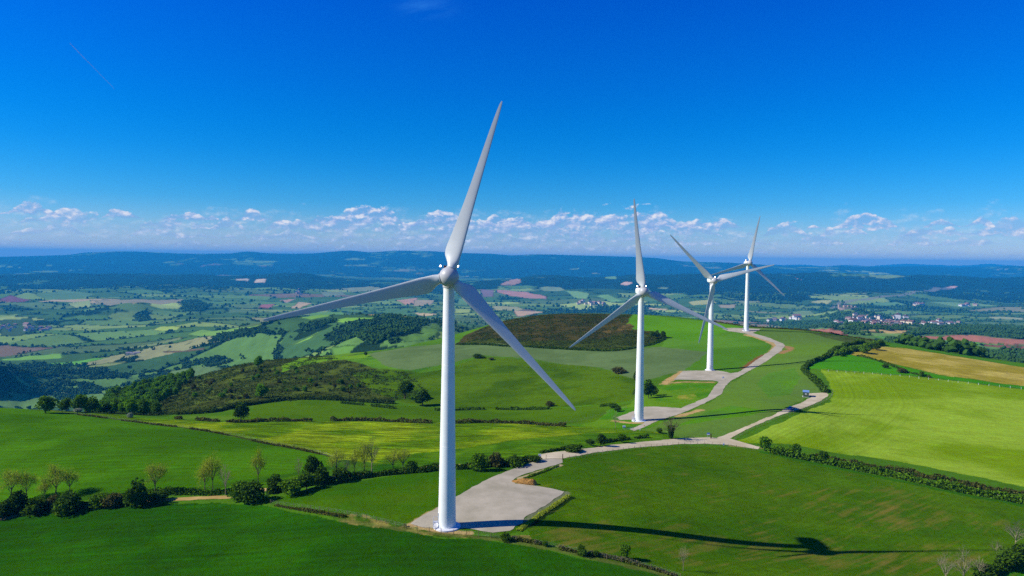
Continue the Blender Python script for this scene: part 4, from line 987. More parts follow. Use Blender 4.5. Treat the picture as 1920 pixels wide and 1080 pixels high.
TREES = [
 # sparse spring trees of the left hedge, left to right
 ('spring', 0, 22, 940, 62, 44, 'thin yellow-green tree nearest the left edge of the hedge row'),
 ('spring', 1, 50, 936, 58, 40, 'thin spring tree second from the left in the hedge row'),
 ('spring', 2, 84, 938, 44, 34, 'short thin tree just left of the widest sparse tree in the hedge row'),
 ('spring', 3, 105, 930, 62, 54, 'widest sparse tree in the left group, with a forked grey trunk'),
 ('spring', 1, 131, 926, 50, 36, 'thin tree touching the right side of the widest sparse tree'),
 ('spring', 0, 291, 928, 62, 46, 'lone round sparse tree left of the sandy opening in the left hedge'),
 ('spring', 2, 384, 924, 66, 40, 'yellow-green tree at the left of three beside the sandy opening'),
 ('spring', 1, 399, 922, 78, 36, 'tallest leaning tree, middle of three beside the sandy opening'),
 ('bare', 0, 423, 928, 62, 36, 'greyer half-bare tree, right of three beside the sandy opening'),
 ('spring', 3, 484, 910, 72, 34, 'tall narrow sparse tree standing alone behind the rounded hedge bush'),
 ('bare', 1, 560, 898, 46, 22, 'small grey twiggy tree just left of the ivy-covered tree'),
 ('spring', 0, 631, 895, 54, 40, 'sparse tree just right of the ivy-covered tree'),
 ('bare', 2, 649, 893, 42, 24, 'small bare tree with thin stem, first of the row left of the near tower'),
 ('spring', 2, 665, 891, 56, 28, 'narrow sparse tree, second of the row left of the near tower'),
 ('spring', 1, 683, 889, 66, 34, 'sparse tree, third of the row left of the near tower'),
 ('bare', 0, 697, 885, 70, 48, 'grey bushy-topped bare tree, tallest of the row left of the near tower'),
 ('spring', 3, 737, 883, 42, 38, 'low spreading sparse tree, fifth of the row left of the near tower'),
 ('spring', 0, 756, 884, 44, 32, 'low sparse tree closest to the left side of the near tower'),
 ('ivy', 0, 1258, 822, 46, 52, 'wide bare tree with ivy-clad trunk beside the road bend'),
 ('bare', 1, 1154, 803, 34, 22, 'faint bare tree in front of the second turbine pad'),
 ('bare', 2, 1281, 1070, 52, 24, 'thin bare tree at the bottom edge below the turbine shadow'),
 ('bare', 0, 1772, 1096, 66, 44, 'bare grey tree with orange-lit trunk, left of the bottom right group'),
 ('bare', 1, 1806, 1096, 78, 58, 'biggest bare grey tree in the bottom right group'),
 ('bare', 2, 1836, 1084, 44, 30, 'small bare tree with pale trunk in the bottom right group'),
 ('bare', 0, 1904, 1028, 56, 52, 'wide bare tree at the right edge above the corner hedge'),
 ('bare', 1, 1868, 1046, 38, 34, 'small yellowish bare tree on the corner hedge'),
 ('green', 0, 85, 774, 36, 40, 'olive rounded tree alone on the crest at far left'),
]
for i, (k, vr, u, v, h, w, lab) in enumerate(TREES):
    plant(k, vr, 'ivy_clad_tree' if k == 'ivy' else ('bare_tree' if k == 'bare' else 'sparse_tree'), lab, 'tree', u, v, h, w)
DENSE = [
 ('round', 0, 'round_tree', 792, 760, 34, 42, 'dark round tree just left of the near tower, lower of a pair'),
 ('round', 1, 'round_tree', 759, 748, 36, 46, 'dark round tree left of the near tower, upper of a pair'),
 ('round', 2, 'round_tree', 452, 788, 36, 36, 'dark round tree on the left edge of the middle meadow'),
 ('bright', 0, 'hillside_tree', 484, 690, 24, 24, 'green tree breaking the skyline of the heath slope'),
 ('bright', 1, 'hillside_tree', 490, 746, 28, 32, 'bright green tree low on the heath slope'),
 ('round', 2, 'field_tree', 1216, 747, 38, 26, 'dark tree close to the right side of the second tower'),
 ('round', 0, 'field_tree', 1226, 742, 22, 18, 'small dark tree at the right end of the clump by the second tower'),
 ('round', 1, 'field_tree', 1192, 722, 28, 16, 'dark tree half hidden behind the second tower'),
 ('round', 1, 'heath_tree', 1222, 636, 16, 16, 'left tree of the dark clump at the edge of the brown heath'),
 ('round', 2, 'heath_tree', 1232, 634, 16, 14, 'middle tree of the dark clump at the edge of the brown heath'),
 ('round', 0, 'heath_tree', 1243, 634, 15, 17, 'right flat-topped tree of the dark clump at the edge of the brown heath'),
 ('bright', 2, 'hedge_tree', 1434, 846, 30, 28, 'bright green tree at the road end of the long right hedge'),
 ('green', 0, 'hedge_tree', 1493, 856, 28, 26, 'green tree second along the right hedge from the road'),
 ('green', 1, 'hedge_tree', 1544, 868, 24, 30, 'broad green tree third along the right hedge from the road'),
 ('round', 0, 'field_tree', 1126, 836, 26, 24, 'dark leafy tree on the upper verge of the road'),
 ('round', 1, 'field_tree', 686, 669, 10, 10, 'tiny tree on the edge of the grey-green field'),
 ('round', 2, 'hedge_tree', 1643, 656, 15, 22, 'dark tree at the top corner of the yellow field'),
 ('green', 2, 'hedge_tree', 1622, 662, 15, 32, 'broad green tree among the hedges by the yellow field'),
 ('bloom', 0, 'blossom_bush', 244, 783, 11, 15, 'pale blossoming bush below the wooded heath slope'),
 ('bloom', 1, 'blossom_bush', 146, 774, 9, 20, 'whitish bush at the foot of the wood at left'),
]
for (k, vr, nm, u, v, h, w, lab) in DENSE: plant(k, vr, nm, lab, 'tree' if 'tree' in nm else 'bush', u, v, h, w)
BUSH = [
 ('dbush', 0, 12, 968, 36, 46, 'dark bush at the left edge of the hedge'), ('dbush', 1, 37, 964, 48, 42, 'upright dark green bush, second from the left edge'),
 ('dbush', 2, 70, 962, 32, 56, 'low wide dark bush under the widest sparse tree'), ('dbush', 0, 128, 960, 44, 62, 'widest near-black bush of the left hedge'),
 ('scrub', 1, 98, 955, 28, 34, 'brownish bush between two dark bushes'), ('bush', 1, 186, 950, 26, 50, 'low green bush between the widest dark bush and the pointed one'),
 ('scrub', 0, 215, 950, 30, 40, 'olive scrubby bush left of the pointed bush'), ('dbush', 2, 257, 950, 56, 46, 'tall pointed dark bush left of the lone sparse tree'),
 ('dbush', 1, 300, 940, 20, 40, 'low bush to the right of the pointed bush'), ('bush', 2, 452, 938, 40, 44, 'green bush right of the sandy opening'),
 ('dbush', 0, 474, 942, 46, 58, 'rounded dark bush where the two hedges meet'), ('dbush', 2, 516, 922, 36, 40, 'dark bush behind the meeting of the hedges'),
 ('bush', 0, 548, 928, 34, 52, 'wide green bush halfway to the ivy-covered tree'), ('dbush', 1, 575, 918, 34, 40, 'dark bush in front of the ivy-covered tree'),
 ('dbush', 0, 584, 898, 50, 36, 'dark ivy-covered tree shaped like a goblet'), ('dbush', 2, 603, 908, 36, 40, 'dark bush right below the ivy-covered tree'),
 ('dbush', 1, 640, 902, 26, 46, 'low dark bush left of the bare tree row'), ('bush', 2, 770, 884, 22, 30, 'low bush hugging the left side of the near tower'),
 ('bush', 1, 897, 882, 34, 40, 'green bush just right of the near tower'), ('scrub', 2, 930, 874, 28, 38, 'pale grey-green bush between the near tower and the gate'),
 ('dbush', 0, 966, 872, 20, 50, 'dark low bush left of the white sign'), ('dbush', 1, 1004, 866, 12, 34, 'low dark bush beside the white sign'),
 ('dbush', 2, 1075, 846, 12, 40, 'low dark bush on the upper verge near the gate'), ('bush', 0, 1166, 830, 18, 18, 'small bush right of the dark tree on the upper verge'),
 ('dbush', 1, 1108, 836, 14, 24, 'low bush left of the dark tree on the upper verge'), ('bush', 2, 1235, 812, 12, 16, 'small bush left of the wide bare tree'),
 ('dbush', 0, 1090, 1040, 22, 24, 'rounded bush on the bottom fence line below the turbine shadow'), ('dbush', 1, 1118, 1044, 14, 14, 'small bush right of the rounded bush on the bottom fence line'),
 ('bush', 1, 1172, 1048, 30, 26, 'upright bush on the bottom fence line'), ('dbush', 2, 948, 1014, 18, 26, 'dark bush right of the pad tip on the fence line'),
 ('bush', 0, 1022, 1024, 12, 14, 'tiny bush between the pad and the rounded bush'), ('dbush', 1, 1158, 772, 10, 20, 'dark bush at the lower end of the knoll hedge'),
 ('bush', 2, 1148, 764, 10, 26, 'long low bush at the foot of the knoll hedge'), ('scrub', 0, 1030, 762, 12, 18, 'lone brown-green bush at the foot of the green knoll'),
 ('dbush', 0, 895, 671, 9, 24, 'dark bush on top of the green knoll'), ('scrub', 1, 921, 675, 5, 14, 'little bush right of the one on top of the knoll'),
 ('scrub', 2, 1160, 699, 12, 38, 'brownish thicket on the right shoulder of the knoll'), ('bush', 1, 1728, 706, 11, 12, 'small tree-like bush in the middle of the yellow field edge'),
 ('scrub', 0, 1690, 699, 11, 20, 'thin bushes on the yellow field edge'), ('scrub', 2, 1742, 708, 5, 8, 'last little bush on the yellow field edge'),
 ('dbush', 2, 1660, 690, 9, 14, 'dark bush on the yellow field edge nearest the hedge corner'), ('dbush', 1, 1888, 1066, 40, 60, 'dark bush in the corner hedge at the bottom right'),
 ('dbush', 0, 1850, 1084, 30, 50, 'dark bush at the bottom edge in the corner hedge'), ('dbush', 2, 1912, 1050, 34, 40, 'dark bush where the corner hedge meets the right edge'),
]
for (k, vr, u, v, h, w, lab) in BUSH:
    ivy = 'goblet' in lab
    plant(k, vr, 'ivy_tree' if ivy else 'bush', lab, 'tree' if ivy else 'bush', u, v, h, w)

def hedge(name, label, px, hgt, wid, mat, dens=26, leaf=.3, seed=0, gap=0.0, maxD=None, lump=4.0, group=None, kind=None, cat='hedge'):
    r = np.random.default_rng(500 + seed)
    Lw = smooth_line(hitP(px, maxD)[:, :2], 4); seg = np.hypot(*np.diff(Lw, axis=0).T); tot = seg.sum(); cum = np.concatenate([[0], np.cumsum(seg)])
    n = int(tot * dens); t = r.uniform(0, tot, n)
    lm = vnoise(t / lump, t * 0 + seed, 600 + seed) * .75 + vnoise(t / (lump * .3), t * 0 + seed, 610 + seed) * .35
    if gap > 0: k = vnoise(t / (lump * 2.5), t * 0 + seed, 620 + seed) > gap; t = t[k]; lm = lm[k]; n = len(t)
    X = np.interp(t, cum, Lw[:, 0]); Y = np.interp(t, cum, Lw[:, 1]); k = np.clip(np.searchsorted(cum, t) - 1, 0, len(seg) - 1); d = np.diff(Lw, axis=0)[k] / seg[k][:, None]
    hh = hgt * (.35 + lm); ww = wid * (.5 + .6 * lm)
    a = r.uniform(0, math.pi, n); q = r.uniform(.3, 1, n) ** .6
    off = np.cos(a) * q * ww / 2; z = np.sin(a) * q * hh
    x = X - d[:, 1] * off; y = Y + d[:, 0] * off
    C = np.column_stack([x, y, zfun(x, y) + z + .05])
    V, Fc = leaf_quads(C, leaf, r)
    o0 = np.array([X[0], Y[0], C[0, 2]])
    o = new_mesh(name, V - o0, Fc, mat); o.location = o0
    tag(o, label, cat, group, kind); return o
hedge('hedge', 'long bushy hedge between the mown field and the near right field', [(1440,848),(1500,860),(1560,872),(1640,888),(1700,900),(1800,922),(1920,944),(2000,960)], 2.5, 3.6, L_GREEN, 80, .36, 1)
hedge('hedge', 'brownish shrub band along the upper side of the long right hedge', [(1520,858),(1600,872),(1700,890),(1800,910),(1930,934)], 2.2, 2.2, L_SCRUB, 40, .32, 2)
hedge('hedge', 'dark curved hedge between the ridge field and the mown field', [(1548,737),(1535,722),(1518,706),(1507,694),(1520,682),(1545,672),(1560,662),(1568,655),(1590,648),(1618,643)], 2.7, 4.4, L_DARK, 70, .42, 3, maxD=700)
hedge('hedge', 'shorter hedge joining the curved hedge to the yellow field', [(1570,668),(1590,660),(1610,657),(1635,650),(1655,646)], 3.6, 6, L_GREEN, 60, .45, 4, maxD=700)
hedge('hedge', 'broken line of shrubs along the lower side of the yellow field', [(1596,666),(1630,672),(1660,682),(1700,698),(1745,708)], 1.6, 2.0, L_DARK, 24, .3, 5, gap=.35, maxD=640)
hedge('hedge', 'dark hedge line under the left tree row', [(-60,972),(0,966),(60,960),(120,956),(180,950),(250,946),(310,936)], 2.2, 3.6, L_DARK, 70, .3, 6, gap=.2)
hedge('hedge', 'scrubby bank behind the sandy path at left', [(-40,955),(60,945),(160,936),(260,928),(330,924),(400,926),(460,918)], 1.3, 4.5, L_GREEN, 50, .26, 7, gap=.25)
hedge('hedge', 'hedge running from the ivy tree to the near tower', [(500,926),(560,914),(620,904),(680,896),(740,889),(800,884),(822,880)], 1.8, 2.6, L_DARK, 70, .28, 8)
hedge('hedge', 'low dark hedge from the near tower to the white sign', [(855,880),(890,878),(930,872),(970,868),(1000,864)], 1.7, 2.4, L_DARK, 70, .26, 9)
hedge('hedge', 'thin dark verge growth above the road', [(1000,852),(1060,842),(1110,834),(1160,826),(1215,820)], 1.2, 2.2, L_DARK, 50, .24, 10, gap=.25)
hedge('hedge', 'rough growth along the bottom fence line', [(960,1012),(1020,1022),(1080,1036),(1150,1048),(1210,1064),(1270,1082)], .9, 1.8, L_SCRUB, 60, .16, 11, gap=.2)
hedge('hedge', 'rough growth along the fence left of the near tower', [(515,948),(560,956),(620,966),(680,976),(760,988)], .7, 1.4, L_SCRUB, 50, .15, 12, gap=.25)
hedge('hedge', 'weedy bank at the right edge of the nearest pad', [(1066,930),(1040,948),(1012,966),(990,982),(972,996)], .42, 2.0, L_SPRING, 80, .13, 13)
hedge('hedge', 'weedy bank beside the drive to the nearest pad', [(1046,874),(1020,884),(1000,891),(982,898)], .4, 1.3, L_GREEN, 90, .13, 14)
hedge('hedge', 'hedge along the lower edge of the knoll meadow', [(640,756),(700,762),(760,768),(830,770),(900,768),(1000,768),(1080,764),(1150,760),(1185,748),(1192,735)], 1.6, 3, L_DARK, 26, .34, 15, gap=.4)
hedge('hedge', 'hedge between the middle meadow and the yellow-green strip', [(330,786),(430,792),(520,790),(600,790),(690,789),(760,792),(850,794),(920,793),(1000,796),(1060,800)], 1.9, 3, L_SCRUB, 34, .34, 16, gap=.3)
hedge('hedge', 'thick scrub at the foot of the heath slope', [(330,778),(370,776),(410,772),(440,764),(480,758),(540,750),(620,750),(700,755),(740,757)], 2.6, 4.5, L_HEATH, 44, .42, 17)
hedge('hedge', 'low dark growth between the big left field and the strip', [(100,774),(200,785),(300,798),(380,808),(450,822),(520,836),(600,852)], .8, 1.4, L_SCRUB, 22, .24, 18, gap=.4)
hedge('hedge', 'corner hedge at the bottom right', [(1836,1090),(1870,1072),(1900,1056),(1935,1036),(1980,1010)], 2.6, 4, L_DARK, 90, .26, 19)
hedge('hedge', 'furze on the brow behind the farthest turbine', [(1330,600),(1360,606),(1400,611),(1450,614),(1500,619),(1560,626),(1640,640)], 1.3, 3, L_SCRUB, 30, .34, 20, maxD=720)
hedge('hedge', 'dark foot of the brown heath hill', [(856,646),(930,648),(1000,651),(1080,656),(1150,658),(1215,648),(1245,636)], 1.6, 5, L_DARK, 26, .42, 21, maxD=820)

# wood on the heath slope, one tree each
def sample_poly(px, n, r, maxD=None, world=None):
    P = hitP(px, maxD)[:, :2] if world is None else world
    x0, y0 = P.min(0); x1, y1 = P.max(0); out = np.zeros((0, 2))
    for _ in range(60):
        c = np.column_stack([r.uniform(x0, x1, 4 * n), r.uniform(y0, y1, 4 * n)]); out = np.vstack([out, c[in_poly(c[:, 0], c[:, 1], P)]])
        if len(out) >= n: break
    return out[:n]
r = np.random.default_rng(77)
pts = sample_poly([(104,772),(150,757),(200,742),(240,729),(300,712),(345,704),(365,700),(360,716),(335,735),(325,752),(300,760),(290,784),(220,780)], 230, r, 800)
pz = zfun(pts[:, 0], pts[:, 1])
for (x, y), z in zip(pts, pz):
    h = float(r.uniform(6, 10)); k = ('bright', 'bright', 'green', 'bright')[int(r.integers(4))]
    plant(k, int(r.integers(3)), 'woodland_tree', 'bright green tree in the wood on the left end of the heath slope', 'tree', 0, 0, 0, 0, 'trees of the heath slope wood', loc=(x, y, z), hm=h, wm=h * float(r.uniform(.8, 1.15)), rz=float(r.uniform(0, 6.28)))
pts = sample_poly([(330,740),(345,718),(420,698),(520,690),(640,700),(720,705),(700,740),(560,742),(420,760)], 70, r, 760); pz = zfun(pts[:, 0], pts[:, 1])
for (x, y), z in zip(pts, pz):
    h = float(r.uniform(1.6, 4.5)); k = ('brbush', 'bush', 'scrub')[int(r.integers(3))]
    plant(k, int(r.integers(3)), 'heath_bush', 'green bush scattered on the brown heath slope at left', 'bush', 0, 0, 0, 0, 'bushes on the heath slope', loc=(x, y, z), hm=h, wm=h * float(r.uniform(1, 1.6)), rz=float(r.uniform(0, 6.28)))

# heather and furze nobody could count
def tufts(name, label, polys, n, mat, h, leaf, per=7, seed=0):
    r = np.random.default_rng(seed); allC = []
    for px, share, mD in polys:
        p = sample_poly(px, int(n * share), r, mD); k = fbm(p[:, 0] / 12, p[:, 1] / 12, 700 + seed, 3) > .42; p = p[k]
        z = zfun(p[:, 0], p[:, 1]); c = np.repeat(np.column_stack([p, z]), per, 0); s = np.repeat(r.uniform(.5, 1.4, len(p)), per)
        c = c + r.normal(size=c.shape) * np.array([.8, .8, 0]) * (s * h)[:, None]; c[:, 2] += np.abs(r.normal(size=len(c))) * .45 * h * s; allC.append(c)
    V, Fc = leaf_quads(np.vstack(allC), leaf, r); tag(new_mesh(name, V, Fc, mat), label, None, None, 'stuff')
tufts('heather', 'brown heather and furze covering the left slope', [([(200,776),(330,720),(400,694),(480,676),(600,666),(700,690),(770,700),(800,735),(740,752),(600,747),(480,757),(420,767),(330,777)], 1, 900)], 9000, L_HEATH, 1.0, .34, 6, 1)
tufts('heather', 'dark heather covering the brown hill', [([(870,642),(885,626),(935,604),(1040,590),(1186,590),(1170,616),(1240,630),(1215,645),(1150,655),(1000,650)], 1, 815)], 7000, L_HEATH, .8, .34, 5, 2)

# valley trees: hedgerow trees, copses and woods beyond the ridge, read as one mass
r = np.random.default_rng(5)
n = 60000; s_ = r.uniform(-.8, .8, n); gp = 11.2 + 6.4 * r.uniform(0, 1, n) ** .9
f_ = (s_ - ST[0]) / (ST[1] - ST[0]); i_ = f_.astype(int); k_ = gp.astype(int); t_ = gp - k_
yy = np.exp(LDt[k_, i_] * (1 - t_) + LDt[k_ + 1, i_] * t_); xx = s_ * yy
_, wd_, hd_, _ = valley(xx, yy, gp)
inF = np.zeros(n, bool)
for P in FREE: inF |= in_poly(xx, yy, P)
inW = np.zeros(n, bool)
for P in WP[:18]: inW |= in_poly(xx, yy, P)
hd_ = hd_ > .3
keep = (hd_ & ~inF) | ((wd_ > .5) & (r.uniform(0, 1, n) < .5) & ~inF) | (inW & (r.uniform(0, 1, n) < .5)) | ((r.uniform(0, 1, n) < .012) & ~inF)
xx, yy = xx[keep], yy[keep]; big = np.zeros(len(xx))
for j, P in enumerate(WP[:18]):
    A = abs(0.5 * np.sum(P[:, 0] * np.roll(P[:, 1], -1) - np.roll(P[:, 0], -1) * P[:, 1])); m_ = min(1500, int(A / 110)); q = sample_poly(None, m_, r, world=P)
    q = q[fbm(q[:, 0] / 70, q[:, 1] / 70, 711, 3) > (.40 if j == 2 else .50)] if j in (2, 3, 4, 6, 7) else q
    xx = np.concatenate([xx, q[:, 0]]); yy = np.concatenate([yy, q[:, 1]])
zz = zfun(xx, yy); N_ = len(xx); print('far trees', N_)
t0 = (1 + 5 ** .5) / 2
ico = np.array([(-1,t0,0),(1,t0,0),(-1,-t0,0),(1,-t0,0),(0,-1,t0),(0,1,t0),(0,-1,-t0),(0,1,-t0),(t0,0,-1),(t0,0,1),(-t0,0,-1),(-t0,0,1)]); ico /= np.linalg.norm(ico[0])
icf = np.array([(0,11,5),(0,5,1),(0,1,7),(0,7,10),(0,10,11),(1,5,9),(5,11,4),(11,10,2),(10,7,6),(7,1,8),(3,9,4),(3,4,2),(3,2,6),(3,6,8),(3,8,9),(4,9,5),(2,4,11),(6,2,10),(8,6,7),(9,8,1)])
sz = r.uniform(3.2, 6.8, N_) * (1 + .8 * sstep(3000, 6500, yy)); hz_ = sz * r.uniform(.8, 1.3, N_)
# nearer crowns are made of several smaller clumps
nr_ = np.nonzero(yy < 3000)[0]
if len(nr_):
    rep = np.repeat(nr_, 6); a_ = r.normal(size=(len(rep), 3)) * np.array([.55, .55, .38])
    s2 = sz[rep] * .5; x2 = xx[rep] + a_[:, 0] * sz[rep]; y2 = yy[rep] + a_[:, 1] * sz[rep]; z2 = zz[rep] + hz_[rep] * (.45 + a_[:, 2]).clip(.1, 1.1)
    fr_ = np.nonzero(yy >= 3000)[0]
    xx = np.concatenate([xx[fr_], x2]); yy = np.concatenate([yy[fr_], y2]); sz = np.concatenate([sz[fr_], s2]); zz = np.concatenate([zz[fr_], z2]); hz_ = np.concatenate([hz_[fr_], s2 * r.uniform(.8, 1.1, len(s2))]); N_ = len(xx)
print('clumps', N_)
V = ico[None] * (1 + r.uniform(-.28, .28, (N_, 12, 1))); V = V * np.stack([sz, sz, hz_], -1)[:, None]; V = V + np.stack([xx, yy, zz + hz_ * .55], -1)[:, None]
Fc = (icf[None] + (np.arange(N_) * 12)[:, None, None]).reshape(-1, 3)
tag(new_mesh('treeline', V.reshape(-1, 3), Fc, L_FAR, False), 'hedgerow trees and woods spread over the valley beyond the ridge', None, None, 'stuff')
# ------------------------------------------------------------------ small built things
def gz(x, y): return float(zfun([x], [y])[0])
M_WOOD = simple_mat('fence_wood', srgb(120,104,78), .85, .25, 6, .1)
M_DWOOD = simple_mat('dark_wood', srgb(62,42,30), .85, .25, 6, .1)
M_WHT = simple_mat('sign_white', (.82,.83,.85), .5, .03, 4)
M_BLUE = simple_mat('sign_blue', srgb(70,120,190), .5, .05, 4)
M_YEL = simple_mat('marker_yellow', srgb(230,200,20), .5, .05, 4)
M_HUT = simple_mat('hut_green', srgb(58,74,50), .6, .15, 3)
M_HUTR = simple_mat('hut_roof', srgb(120,150,186), .35, .06, 2, .6)
M_TRIM = simple_mat('hut_trim', (.7,.72,.72), .5, .05, 3)
M_STONE = simple_mat('pale_stone', srgb(206,196,182), .9, .15, 2, .1, .4)
M_EARTH = simple_mat('earth', srgb(150,112,58), .95, .3, 1.2, .05, .6)
M_CARB = simple_mat('car_blue', srgb(40,84,170), .25, .03, 2, .6)
M_GLASS = simple_mat('car_glass', (.03,.04,.05), .08, .05, 2, .8)
M_TYRE = simple_mat('tyre', (.02,.02,.02), .8, .1, 4)

pm = MB(); pm.tube((0,0,-.3), (0,0,1.25), .075, .065, 7); pm.tube((0,0,1.25),(0,0,1.3),.065,.02,7); pm_me = None
def fence(label, px, step, tall=1.25, mat=None, maxD=None, world=None, wires=True):
    global pm_me
    Lw = smooth_line(hitP(px, maxD)[:, :2], 5) if world is None else world; seg = np.hypot(*np.diff(Lw, axis=0).T); cum = np.concatenate([[0], np.cumsum(seg)])
    n = min(98, int(cum[-1] / step)); t = (np.arange(n) + .5) * cum[-1] / n; X = np.interp(t, cum, Lw[:, 0]); Y = np.interp(t, cum, Lw[:, 1]); Z = zfun(X, Y)
    r_ = empty('fence', (float(X[0]), float(Y[0]), float(Z[0])))
    me = None
    for i in range(n):
        if me is None: o = pm.build('post', mat or M_WOOD, r_); me = o.data
        else: o = bpy.data.objects.new('post', me); COL.objects.link(o); o.parent = r_
        o.location = (float(X[i] - X[0]), float(Y[i] - Y[0]), float(Z[i] - Z[0])); o.scale = (1, 1, tall / 1.25); o.rotation_euler = (random.uniform(-.05,.05), random.uniform(-.05,.05), random.uniform(0, 3))
    if wires:
        w = MB()
        for hgt in (.45, .8, 1.12):
            for i in range(n - 1): w.tube((X[i]-X[0], Y[i]-Y[0], Z[i]-Z[0]+hgt*tall/1.25), (X[i+1]-X[0], Y[i+1]-Y[0], Z[i+1]-Z[0]+hgt*tall/1.25), .008, .008, 3, caps=False)
        w.build('wire', M_STEEL, r_)
    tag(r_, label, 'fence')
fence('post and wire fence passing in front of the nearest turbine', [(500,944),(560,953),(640,964),(692,974),(740,986),(783,995),(830,1000),(878,1004),(922,1009),(980,1017)], 3.0)
fence('post fence continuing down to the bottom edge of the picture', [(990,1018),(1100,1040),(1200,1062),(1290,1090)], 3.2)
fence('fence along the near side of the gravel road', [(1062,862),(1100,856),(1160,846),(1220,839),(1280,834),(1340,835),(1420,845)], 3.2)
fence('fence beside the track to the transformer hut', [(1374,826),(1404,808),(1442,792),(1505,769),(1541,755),(1558,745),(1562,732)], 3.0)
fence('pale posts along the top of the mown field', [(1545,696),(1600,700),(1700,707),(1800,718),(1925,731)], 5.0, 1.3, M_TRIM, 640)
fence('fence between the big left field and the yellow-green strip', [(110,774),(200,785),(330,801),(450,820),(560,842),(640,862)], 5.0)
fence('fence along the lower edge of the grey-green field', [(920,670),(1000,677),(1090,688),(1150,698)], 5.5, 1.2, M_WOOD, 800, None, False)
fence('fence dropping from the second turbine pad to the meadow', [(1000,798),(1060,794),(1110,784),(1150,772),(1180,764)], 4.0, 1.2)

def sign(name, label, u, v, w, h, zc, mat, cat='sign', post=M_STEEL, rz=0.0, band=None):
    p = hit([(u, v)])[0]; r_ = empty(name, tuple(map(float, p)), rz)
    m_ = MB(); m_.box((0, 0, zc), (w, .05, h), bev=.01); m_.build('panel', mat, r_)
    if band is not None:
        b = MB(); b.box((0, -.031, zc - h * .22), (w * .86, .012, h * .34)); b.build('band', band, r_)
    q = MB()
    for sx_ in ((-w * .3, w * .3) if w > .7 else (0,)): q.tube((sx_, .06, -.3), (sx_, .06, zc + h * .4), .035, .035, 7)
    q.build('post', post, r_); tag(r_, label, cat)
sign('warning_sign', 'white square sign on a post beside the gate of the nearest pad', 1012, 862, .95, .85, 1.55, M_WHT)
sign('information_sign', 'blue and white sign on the grass left of the second turbine access', 1170, 806, 1.3, 1.0, 1.5, M_WHT, band=M_BLUE)
sign('information_sign', 'light blue sign beside the dark wooden post at the road fork', 1328, 821, 1.3, .95, 1.75, M_BLUE, band=M_WHT)
sign('marker_post', 'small white and blue marker on the near verge of the road fork', 1357, 836, .55, .9, .8, M_WHT, 'marker', band=M_BLUE)
sign('marker_post', 'yellow marker beside the lower end of the ridge track', 1208, 802, .5, .45, .9, M_YEL, 'marker')
sign('marker_post', 'tiny white marker at the foot of the ridge track', 1200, 808, .3, .6, .6, M_WHT, 'marker')
sign('information_sign', 'pale sign at the right corner of the third turbine pad', 1356, 712, 1.1, .9, 1.5, M_BLUE, band=M_WHT)
def single_post(name, label, u, v, h, rr, mat):
    p = hit([(u, v)])[0]; m_ = MB(); m_.tube((0,0,-.3),(0,0,h),rr,rr*.92,9); m_.tube((0,0,h),(0,0,h+.06),rr*.92,rr*.4,9)
    o = m_.build(name, mat); o.location = tuple(map(float, p)); tag(o, label, 'post')
single_post('gate_post', 'thick dark wooden gate post at the entrance of the nearest pad', 1055, 861, 1.75, .13, M_DWOOD)
single_post('gate_post', 'thin brown gate post left of the pad entrance', 1024, 861, 1.5, .07, M_DWOOD)
single_post('wooden_post', 'stout wooden post beside the light blue sign at the road fork', 1333, 822, 2.0, .24, M_DWOOD)
# chain across the entrance
a, b = hit([(1024, 861), (1055, 861)]); m_ = MB(); pr = None
for i in range(13):
    t = i / 12; p = a * (1 - t) + b * t - a; p[2] = p[2] + 1.15 - .35 * (1 - (2 * t - 1) ** 2)
    if pr is not None: m_.tube(pr, p, .018, .018, 5, caps=False)
    pr = p
o = m_.build('chain', M_STEEL); o.location = tuple(map(float, a)); tag(o, 'sagging chain across the entrance to the nearest pad', 'chain')
# field gate by the second pad
p = hit([(1181, 806)])[0]; r_ = empty('field_gate', tuple(map(float, p)), R(25)); m_ = MB()
for zc in (.3, .55, .8, 1.05): m_.tube((-1.6, 0, zc), (1.6, 0, zc), .025, .025, 6)
for xx_ in (-1.6, 0, 1.6): m_.tube((xx_, 0, .2), (xx_, 0, 1.1), .03, .03, 6)
m_.build('gate_leaf', M_STEEL, r_)
for xx_ in (-1.75, 1.75):
    m_ = MB(); m_.tube((xx_, 0, -.3), (xx_, 0, 1.3), .07, .07, 8); m_.build('post', M_WOOD, r_)
tag(r_, 'galvanised field gate at the foot of the second turbine pad', 'gate')

# transformer hut
p = hit([(1511, 743.5)])[0]; r_ = empty('transformer_hut', tuple(map(float, p)), R(-24))
W_, D_, H_ = 2.9, 4.2, 2.75
m_ = MB(); m_.box((0, 0, H_ / 2 - .1), (W_, D_, H_ + .2), bev=.04); m_.build('wall', M_HUT, r_)
m_ = MB(); m_.box((0, 0, -.02), (W_ + .5, D_ + .5, .24), bev=.03); m_.build('plinth', M_CONC, r_)
V = [(-W_/2-.22,-D_/2-.25,H_-.02),(W_/2+.22,-D_/2-.25,H_-.02),(W_/2+.22,D_/2+.25,H_+.32),(-W_/2-.22,D_/2+.25,H_+.32)]
m_ = MB(); m_.add(V + [(x, y, z + .16) for x, y, z in V], [(0,3,2,1),(4,5,6,7),(0,1,5,4),(1,2,6,5),(2,3,7,6),(3,0,4,7)]); m_.build('roof', M_HUTR, r_)
m_ = MB(); m_.box((0, 0, H_ + .02), (W_ - .1, D_ - .1, .3)); m_.build('eaves', M_HUT, r_)
